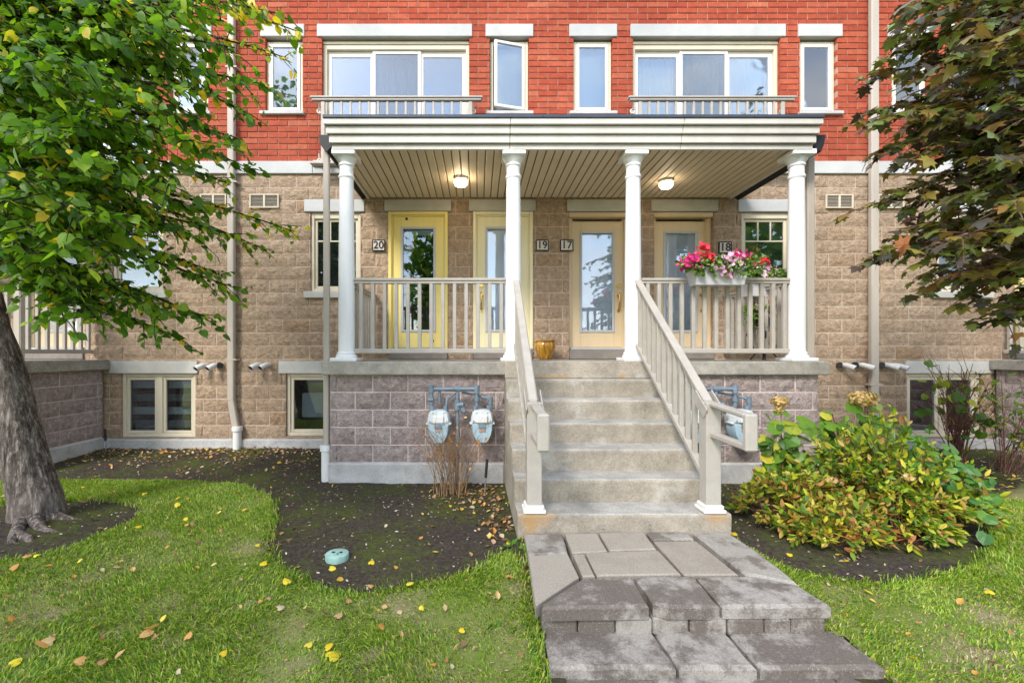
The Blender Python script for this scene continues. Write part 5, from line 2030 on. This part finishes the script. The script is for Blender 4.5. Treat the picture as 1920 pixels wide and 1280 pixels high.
for _ in range(260):
    a = r.uniform(0, 2 * math.pi); rr = .17 * math.sqrt(r.random())
    P.append((xt - .04 + rr * math.cos(a) * 1.2, Y3 + rr * math.sin(a), z + .17 + r.uniform(0, .22) * (1 - rr * 3.5))); D.append(r.normal(0, 1, 3) + np.array([0, -.4, .2]))
for _ in range(120):
    P.append((xt - .20 + r.normal(0, .04), Y3 - .08 + r.normal(0, .04), z + r.uniform(.0, .26))); D.append(r.normal(0, 1, 3) + np.array([0, -.4, -.4]))
P = np.array(P); D = unit(np.array(D)); c = P.mean(0)
o = put("foliage", scatter("foliage", ROUND, P - c, frames(D, r.normal(0, .6, P.shape) + np.array([0, -.6, .8])), r.uniform(.025, .05, len(P))), M["pot_leaf"], t, c); o["kind"] = "stuff"
blossoms(r, t, "blossom", M["salmon_petal"], [(xt + r.normal(-.03, .03), Y3 - .14 + r.normal(0, .02), z + r.normal(.30, .05)) for _ in range(14)], .05)
blossoms(r, t, "blossom", M["pink_petal"], [(xt + r.normal(.03, .04), Y3 - .15 + r.normal(0, .02), z + r.normal(.17, .035)) for _ in range(12)], .05)
blossoms(r, t, "blossom", M["pink_petal"], [(xt + r.normal(-.20, .03), Y3 - .12 + r.normal(0, .02), z + r.normal(.24, .02)) for _ in range(6)], .045)

# ================================================================== THINGS IN THE BEDS
# green drain lid
gx, gy = G(632, 1045)
zz = float(height(gx, gy))
t = thing("drain_cap", (gx, gy, zz), "pale green round drain cap standing on the mossy soil", "drain cap")
soft(obj("cap_body", MB().lathe([(.080, -.04), (.082, .028), (.080, .036), (.074, .040)], gx, gy, 24, zz), M["lid"], t))
for (hx, hy, rr) in ((-.028, .008, .013), (.026, .006, .013), (.010, -.018, .008)):
    obj("key_hole", MB().lathe([(rr, .0385), (rr, .0412)], gx + hx, gy + hy, 12, zz), M["black"], t)


def stake(x, y, z0, z1, lean, label, split):
    t = thing("marker_stake", (x, y, z0), label, "stake", "thin marker stakes")
    m_ = z0 + (z1 - z0) * split
    soft(obj("rod", MB().tube([(x, y, z0 - .08), (x + lean * split, y, m_)], .008, 8), M["steel"], t), 60)
    soft(obj("grip", MB().tube([(x + lean * split, y, m_ - .01), (x + lean, y, z1)], .015, 10), M["black"], t), 60)


gx, gy = G(908, 925)
stake(gx, gy, float(height(gx, gy)), float(height(gx, gy)) + .36, .03, "steel rod with black foam grip stuck in leaf litter by the steps", .5)
gx, gy = G(199, 846)
stake(gx, gy, float(height(gx, gy)), float(height(gx, gy)) + .32, -.015, "thin rod with black grip at the corner of the neighbouring porch", .5)


def stalks(name, label, cat, cx, cy, n, h, spread, mat, r, branch=3, rad=.005, lean=(0, 0), curve=.35):
    t = thing(name, (cx, cy, float(height(cx, cy))), label, cat)
    b = MB()
    tips, lines = [], []
    z0 = float(height(cx, cy)) - .03
    for _ in range(n):
        a = r.uniform(0, 2 * math.pi)
        p0 = np.array([cx + r.normal(0, .07), cy + r.normal(0, .05), z0])
        L = h * r.uniform(.45, 1.05)
        tip = p0 + np.array([math.cos(a) * spread * r.uniform(.15, 1) + lean[0], math.sin(a) * spread * .6 * r.uniform(.15, 1) + lean[1], L])
        mid = p0 * .5 + tip * .5 + np.array([(p0[0] - tip[0]) * curve, (p0[1] - tip[1]) * curve, .1 * L]) + r.normal(0, .02, 3)
        ln = bez(p0, mid, tip, 9)
        b.tube(ln, np.linspace(rad, rad * .35, 9), 5, False)
        lines.append(ln)
        tips.append(tip)
        for _b in range(branch):
            k = r.integers(3, 8)
            d = unit(ln[k] - ln[k - 1]) + r.normal(0, .55, 3)
            e = ln[k] + unit(d) * L * r.uniform(.12, .35)
            b.tube(bez(ln[k], (ln[k] + e) / 2 + r.normal(0, .012, 3), e, 4), [rad * .5, rad * .4, rad * .3, rad * .2], 4, False)
            tips.append(e)
    o = obj("stem", b, mat, t); o["kind"] = "stuff"
    return t, tips, lines


r = np.random.default_rng(23)
gx, gy = G(846, 925)
t, tips, _l = stalks("dead_shrub", "dead brown stalks with shrivelled leaves in front of the left gas meters", "shrub", gx, gy, 58, .80, .46, M["dry_twig"], r, 3, .0042)
P = np.array([p + r.normal(0, .012, 3) for p in tips if r.random() < .16])
c = P.mean(0)
o = put("foliage", scatter("foliage", SCRAP, P - c, frames(r.normal(0, 1, P.shape) + np.array([0, 0, -.8]), r.normal(0, 1, P.shape)), r.uniform(.02, .055, len(P))), M["fallen_orange"], t, c); o["kind"] = "stuff"

# bare red twigs by the wall behind the hydrangea
gx, gy = PX(1790, 5.95), 5.95
t, tips, lines = stalks("bare_shrub", "bare red-brown twigs with few green leaves before the basement window", "shrub", gx, gy, 34, 1.30, .62, M["red_twig"], r, 5, .0085, (.0, -.05), .25)
P = np.array([p + r.normal(0, .02, 3) for p in tips if r.random() < .26])
crown(t, "foliage", ROUND, P, frames(r.normal(0, .6, P.shape) + np.array([0, 0, -.5]), r.normal(0, .7, P.shape) + np.array([0, -.5, .6])), r.uniform(.06, .125, len(P)), M["hydrangea"], 60)
gx, gy = PX(1885, 5.6), 5.6
t, tips, lines = stalks("bare_shrub", "thin grey twigs with small yellow-green leaves at the porch corner under the maple", "shrub", gx, gy, 26, 1.15, .7, M["red_twig"], r, 6, .006, (.1, -.1), .2)
P = np.array([p + r.normal(0, .03, 3) for p in tips for _ in range(2) if r.random() < .8])
crown(t, "foliage", LANCE, P, frames(r.normal(0, .6, P.shape) + np.array([0, 0, -.3]), r.normal(0, .7, P.shape) + np.array([0, -.5, .6])), r.uniform(.05, .10, len(P)), M["hydrangea"], 100)

# hydrangea: two stems with dried bloom heads and broad leaves
def hydrangea(tip, foot, label, seed, side):
    r = np.random.default_rng(seed)
    fx, fy = foot
    t = thing("hydrangea", (fx, fy, float(height(fx, fy))), label, "hydrangea", "hydrangeas in the bed")
    P, D = [], []
    b = MB()
    p0 = np.array([fx, fy, float(height(fx, fy)) - .03]); p2 = np.array(tip)
    stems = [bez(p0, (p0 + p2) / 2 + np.array([-.05 * side, .0, .08]), p2, 10)]
    for (ox, oy, oz) in side_stems[seed]:
        e = np.array([ox, oy, oz])
        stems.append(bez(p0 + r.normal(0, .02, 3), (p0 + e) / 2 + np.array([0, 0, .1]), e, 10))
    for ln in stems:
        b.tube(ln, np.linspace(.008, .004, 10), 6, False)
        for k in range(3, 10):
            for sg in (-1, 1):
                if r.random() < .12:
                    continue
                P.append(ln[k] + np.array([sg * .03, r.normal(0, .03), .0])); D.append((sg * r.uniform(.5, 1), r.normal(-.45, .5), r.uniform(-.7, .15)))
    P = np.array(P); D = np.array(D)
    P = np.concatenate([P, P + r.normal(0, .05, P.shape)]); D = np.concatenate([D, D + r.normal(0, .5, D.shape)])
    o = obj("stem", b, M["red_twig"], t); o["kind"] = "stuff"
    crown(t, "foliage", ROUND, P, frames(D + np.array([0, 0, -.35]), r.normal(0, .4, D.shape) + np.array([0, -.6, .75])), r.uniform(.065, .135, len(P)), M["hydrangea"], 90)
    return t, stems


def bloom(t, c, rx, rz, n, r):
    u = unit(r.normal(0, 1, (n, 3)))
    rad_ = r.uniform(.55, 1, n)[:, None]
    P = np.array(c) + u * np.array([rx, rx * .8, rz]) * rad_
    cc = P.mean(0)
    put("bloom_head", scatter("bloom_head", PETAL, P - cc, frames(np.cross(u, r.normal(0, 1, (n, 3))), u + r.normal(0, .35, (n, 3))), r.uniform(.020, .032, n)), M["hydrangea_bloom"], t, cc)["kind"] = "stuff"


YH = 4.25
hp = lambda px, py, Y=YH: (PX(px, Y), Y, PZ(py, Y))
side_stems = {31: [hp(1440, 830), hp(1490, 800), hp(1500, 850), hp(1425, 870), hp(1470, 900)], 32: [hp(1560, 775), hp(1585, 800), hp(1655, 790), hp(1680, 830), hp(1540, 800), hp(1620, 830), hp(1600, 850), hp(1700, 850), hp(1570, 830), hp(1640, 860)]}
t, s_ = hydrangea(hp(1465, 770), (PX(1500, 4.0), 4.15), "hydrangea with small dried bloom rising beside the stair railing loop", 31, 1)
bloom(t, hp(1462, 752), .085, .055, 190, np.random.default_rng(1))
bloom(t, hp(1460, 768), .04, .04, 50, np.random.default_rng(2))
t, s_ = hydrangea(hp(1622, 760), (PX(1620, 4.1), 4.2), "hydrangea with large tan bloom in front of the maple downspout", 32, -1)
bloom(t, hp(1618, 747), .135, .075, 420, np.random.default_rng(3))
bloom(t, hp(1637, 762), .06, .06, 120, np.random.default_rng(4))

# spirea mound
def spirea(label, mounds, seed, n_single):
    r = np.random.default_rng(seed)
    cx, cy = mounds[0][0], mounds[0][1]
    t = thing("spirea_shrub", (cx, cy, float(height(cx, cy))), label, "shrub")
    spent = [np.array(P_(1702, 895, 3.45)), np.array(P_(1560, 900, 3.5))]
    P, D, st_ = [], [], MB()
    for (mx, my, rx, ry, h, n) in mounds:
        z0 = float(height(mx, my)) - .02
        for _ in range(n):
            a = r.uniform(0, 2 * math.pi)
            u = math.sqrt(r.random())
            tip = np.array([mx + math.cos(a) * rx * u, my + math.sin(a) * ry * u, z0 + h * (1 - .75 * u ** 2.2) * r.uniform(.55, 1.12) * (.75 + .5 * float(vnoise(mx * 3 + math.cos(a) * u * 2.5, my * 3 + math.sin(a) * u * 2.5, 5)))])
            p0 = np.array([mx + math.cos(a) * rx * .25 * u + r.normal(0, .05), my + math.sin(a) * ry * .25 * u, z0])
            mid = p0 * .45 + tip * .55 + np.array([0, 0, .18 * h])
            ln = bez(p0, mid, tip, 8)
            st_.tube(ln, np.linspace(.0036, .0014, 8), 4, False)
            for q in range(12):
                v = r.uniform(.45, 1.0) ** .7
                j = min(int(v * 7), 6)
                P.append(ln[j] + (ln[j + 1] - ln[j]) * (v * 7 - j) + r.normal(0, .010, 3))
                D.append(unit(ln[j + 1] - ln[j]) * .7 + r.normal(0, .55, 3))
    P = np.array(P); D = unit(np.array(D))
    o = obj("stem", st_, M["red_twig"], t); o["kind"] = "stuff"
    Rm = leaf_frames(D, r, .9, .55); sz = r.uniform(.034, .085, len(P))
    low = (P[:, 2] < .30) & (r.random(len(P)) < np.where(P[:, 0] < PX(1640, 3.6), .45, .14))
    crown(t, "foliage", LANCE, P[~low], Rm[~low], sz[~low], M["spirea"], n_single - 60)
    crown(t, "tinted_foliage", LANCE, P[low], Rm[low], sz[low], M["spirea_low"], 60)
    for k in range(9):
        i = r.integers(len(P))
        spent.append(P[i] + np.array([0, -.02, .03]))
    for q in spent:
        bloom(t, q, .045, .022, 40, r)
    return t


sx = lambda px, Y: PX(px, Y)
spirea("wide yellow-green spirea mound with orange tinted leaves in the round bed", [
    (sx(1670, 3.75), 3.75, .56, .46, .82, 280), (sx(1590, 4.0), 4.0, .55, .45, .78, 220), (sx(1480, 3.85), 3.85, .45, .40, .46, 170), (sx(1768, 3.8), 3.8, .34, .38, .60, 140), (sx(1560, 3.45), 3.45, .42, .28, .36, 130), (sx(1690, 3.45), 3.45, .40, .22, .36, 100)], 77, 290)

# heart-leaved vine on the mound's side
r = np.random.default_rng(55)
Yv = 3.62
t = thing("bindweed_vine", (PX(1800, Yv), Yv, float(height(PX(1800, Yv), Yv))), "blue-green heart-leaved vine trailing down the spirea mound", "vine")
way = [[(1700, 800, 4.0), (1740, 835, 3.85), (1775, 860, 3.72), (1815, 885, 3.6), (1845, 925, 3.5), (1838, 975, 3.42), (1832, 1010, 3.38)], [(1690, 830, 3.9), (1760, 850, 3.75), (1830, 900, 3.6), (1860, 915, 3.55)], [(1740, 850, 3.7), (1790, 905, 3.52), (1840, 945, 3.45)], [(1645, 800, 4.05), (1690, 815, 3.95), (1735, 845, 3.8)]]
b = MB(); P, D = [], []
for w in way:
    pts = np.array([P_(*q) for q in w])
    b.tube(pts, .003, 5, False)
    n = int(len(pts) * 3.2)
    for k in range(n):
        v = k / (n - 1) * (len(pts) - 1); j = min(int(v), len(pts) - 2)
        P.append(pts[j] + (pts[j + 1] - pts[j]) * (v - j) + r.normal(0, .035, 3) + np.array([0, -.03, .0])); D.append((r.normal(0, .7), r.normal(-.5, .4), r.uniform(-1, .1)))
o = obj("stem", b, M["weed"], t)
P = np.array(P); D = np.array(D)
crown(t, "foliage", ROUND, P, frames(D, r.normal(0, .35, D.shape) + np.array([0, -.6, .8])), r.uniform(.055, .095, len(P)), M["vine"], 120)

# ---- weeds beside the path and clover in the lawn
def weed(px, py, n, size, label, name="weed", kind="weed", base=LANCE, mat="weed", up=.5):
    x, y = G(px, py)
    r = np.random.default_rng(int(px * 7 + py))
    z = float(height(x, y)) + .01
    t = thing(name, (x, y, z), label, kind)
    a = r.uniform(0, 2 * math.pi, n)
    D = np.stack([np.cos(a), np.sin(a), r.uniform(.2, 1.2, n) * up], -1)
    P = np.array([x, y, z]) + D * np.array([1, 1, .2]) * r.uniform(.0, size * .8, n)[:, None]
    crown(t, "foliage", base, P, frames(D, np.tile([0, 0, 1.0], (n, 1)) + r.normal(0, .3, (n, 3))), size * r.uniform(.7, 1.2, n), M[mat], n)


weed(961, 1025, 12, .075, "bright green weed rosette by the step's corner on leaf litter")
weed(966, 1057, 4, .05, "tiny seedling on bare edge soil beside the first paver")
weed(965, 1180, 30, .045, "leafy clover clump beside the riser blocks", "clover", "clover", ROUND)
weed(915, 1168, 26, .05, "light green clover clump in the lawn a step away from the pavers", "clover", "clover", ROUND)
weed(985, 1245, 34, .05, "dense clover clump at the lowest paver's edge", "clover", "clover", ROUND)
weed(945, 1262, 34, .05, "large clover clump in the grass left of the lowest paver", "clover", "clover", ROUND)
weed(120, 1255, 30, .05, "broad-leaved clover clump far out in the left lawn corner", "clover", "clover", ROUND)
weed(265, 1265, 24, .05, "clover clump in the lawn next to brown leaves", "clover", "clover", ROUND)
weed(1063, 1038, 5, .022, "moss tuft in the joint between two pale pavers", "moss_tuft", "moss", ROUND)
weed(1082, 1053, 8, .026, "green moss cushion in the paver joint, larger one", "moss_tuft", "moss", ROUND)

# ---- fallen leaves that can be told apart, then the litter
def fallen(px, py, size, mk, label, group, base=ROUND, rot=None):
    x, y = G(px, py)
    on = bool(covered(x, y))
    zl = float(height(x, y))
    lawn = not bool(soil_at(x, y)) and not on
    z = zl + (.055 if lawn else .012)
    if on:
        z = .012 if y > 2.45 else Z2 + .012
    me = leaf_me[mk, id(base)]
    o = put("fallen_leaf", me, None, None, (x, y, z), (random.uniform(-.45, .45) + (.35 if lawn else 0), random.uniform(-.4, .4), random.uniform(0, 6.3) if rot is None else rot), (size * .82,) * 3)
    tag(o, label, "leaf", group)


leaf_me = {}
for mk in ("fallen_yellow", "fallen_orange", "chip", "litter"):
    for base in (ROUND, SCRAP):
        me = bpy.data.meshes.new("fallen_leaf"); me.from_pydata(base[0], [], base[1]); me.materials.append(M[mk])
        leaf_me[mk, id(base)] = me
gy_, go_, gs_ = "yellow leaves fallen on the lawn", "orange-brown leaves fallen on the lawn", "leaves fallen on the soil beds"
fallen(616, 1252, .085, "fallen_yellow", "large bright yellow fallen leaf in the lawn, biggest of all", gy_)
for (px, py) in ((255, 1000), (146, 1066), (224, 1066), (438, 1237), (414, 1248), (540, 1110), (152, 924), (334, 959), (272, 938), (456, 965), (20, 1264), (28, 1220), (180, 1190), (1634, 1125), (790, 1160), (610, 1235), (575, 1235), (870, 1195), (500, 1070), (1255 - 900, 945),
               (345, 985), (70, 1058), (1855, 1132), (1715, 1255), (330, 945), (480, 1040), (408, 972), (300, 1180)):
    fallen(px, py, random.uniform(.035, .058), "fallen_yellow", "small yellow fallen leaf lying on the grass", gy_)
fallen(297, 1190, .095, "fallen_orange", "large curled tan leaf on bare patch in the lawn", go_, SCRAP)
fallen(284, 1199, .075, "fallen_orange", "orange leaf beneath the large curled tan leaf", go_)
fallen(92, 1226, .085, "fallen_orange", "bright orange leaf pair far out in the left lawn, lower one", go_)
fallen(100, 1219, .065, "fallen_orange", "pale orange leaf on top of the brighter orange one", go_)
for (px, py) in ((160, 1257), (200, 1262), (215, 1258), (250, 1085), (20, 1084), (52, 1056), (395, 1078), (470, 1113), (403, 1160), (350, 1215), (10, 1090), (465, 1008), (363, 995), (700, 1100), (615, 1170), (630, 1175), (755, 1215), (720, 1195), (850, 1235), (805, 1265),
               (955, 1100), (935, 1140), (1650, 1155), (1795, 1150), (560, 1190), (140, 1100), (215, 1076), (310, 1040), (440, 1060), (520, 1160), (25, 1180)):
    fallen(px, py, random.uniform(.035, .065), random.choice(["fallen_orange", "fallen_orange", "litter"]), "small orange-brown fallen leaf lying on the grass", go_, random.choice([ROUND, SCRAP]))
for (px, py) in ((618, 1067), (556, 1068), (790, 1008), (816, 1035), (300, 862), (437, 878), (420, 905), (443, 877), (180, 896), (775, 1100), (770, 1108), (1375, 1000), (695, 1058), (855, 1085), (950, 1020), (1480, 1035), (1590, 1052), (1575, 1042), (1700, 1035), (835, 950), (845, 948)):
    fallen(px, py, random.uniform(.035, .055), random.choice(["fallen_yellow", "fallen_yellow", "fallen_orange"]), "small yellowish leaf fallen on the dark soil", gs_)


def litter(name, n, region, base, mat, smin, smax, seed, dens=None, label="", lift=.006):
    r = np.random.default_rng(seed)
    x = r.uniform(region[0], region[1], n); y = r.uniform(region[2], region[3], n)
    k = soil_at(x, y) & ~covered(x, y)
    if dens is not None:
        k &= r.random(n) < dens(x, y)
    x, y = x[k], y[k]
    P = np.stack([x, y, height(x, y) + lift], -1)
    D = r.normal(0, 1, P.shape) * np.array([1, 1, .25])
    c = P.mean(0)
    o = put(name, scatter(name, base, P - c, frames(D, np.tile([0, 0, 1.0], (len(P), 1)) + r.normal(0, .4, P.shape)), r.uniform(smin, smax, len(P))), M[mat], None, c)
    tag(o, label, kind="stuff")


def near_wall(x, y):
    d = .03 * np.ones_like(x)
    d += 1.0 * np.exp(-((YW - .1 - y) / .30) ** 2) * (x < -1.7) + .35 * np.exp(-((YW - .1 - y) / .8) ** 2) * (x < -1.7)
    d += 1.0 * np.exp(-(((x - .05) / .35) ** 2 + ((y - 4.65) / .45) ** 2))
    d += .9 * np.exp(-(((x - .22) / .14) ** 2 + ((y - 3.75) / .75) ** 2))
    d += .5 * np.exp(-(((x + 1.5) / .10) ** 2 + ((y - 3.2) / .5) ** 2))
    d += .35 * (x > 1.9) * np.exp(-((y - 5.1) / .4) ** 2)
    return d


litter("leaf_litter", 26000, (-6, 8, 2.3, 6.8), SCRAP, "litter", .02, .055, 3, near_wall, "dry brown and orange leaf litter along walls and steps")
litter("wood_chips", 26000, (-6, 8, 2.1, 6.8), LANCE, "chip", .010, .036, 4, lambda x, y: .18 + .3 * fbm(x * 3, y * 3, 2), "pale scattered wood chips and bits on the soil", .005)
r = np.random.default_rng(88)
n = 900
x = r.uniform(-5.2, 4.8, n); y = r.uniform(1.7, 4.6, n)
k = ~soil_at(x, y) & ~covered(x, y)
x, y = x[k], y[k]
P = np.stack([x, y, height(x, y) + .045], -1); c = P.mean(0)
o = put("lawn_litter", scatter("lawn_litter", SCRAP, P - c, frames(r.normal(0, 1, P.shape) * np.array([1, 1, .4]), np.tile([0, 0, 1.0], (len(P), 1)) + r.normal(0, .5, P.shape)), r.uniform(.015, .04, len(P))), M["litter"], None, c)
tag(o, "small bits of dry leaf caught in the grass", kind="stuff")

# ================================================================== TREES ACROSS THE STREET (they stand in the mirror images of the panes)
CLUMP = fan([(0, 0), (.35, -.05), (.6, .3), (.35, .5), (.45, .8), (0, 1.0)], .3, .2, .4)
for (x, y, h, rr, lab) in ((-2.75, -10.5, 8.6, 1.0, "slim street tree on the verge across from the yellow doors"), (-11, -13, 17.5, 4.2, "tall broad street tree across the road, the highest of the three"), (14.5, -10.5, 10, 3.6, "round street tree across the road opposite the purple maple")):
    r = np.random.default_rng(int(h * 10))
    t = thing("street_tree", (x, y, -.29), lab, "tree", "trees across the street")
    soft(obj("trunk", MB().tube([(x, y, -.5), (x + .05, y, h * .25), (x, y, h * .55), (x, y, h * .9)], [h * .028, h * .02, h * .014, h * .004], 12), M["bark"], t), 60)
    n = 700 if rr < 1.5 else 2600
    u = unit(r.normal(0, 1, (n, 3))) * (r.random(n) ** .4)[:, None]
    P = np.array([x, y, h * .63]) + u * np.array([rr, rr, h * .37]) * (.75 + .5 * vnoise(u[:, 0] * 3 + 9, u[:, 2] * 3 + u[:, 1], 3))[:, None]
    D = unit(r.normal(0, 1, P.shape) + np.array([0, 0, -.4])); c = P.mean(0)
    o = put("crown", scatter("crown", CLUMP, P - c, leaf_frames(D, r, .8, .5), r.uniform(.16, .38, n)), M["linden"], t, c); o["kind"] = "stuff"
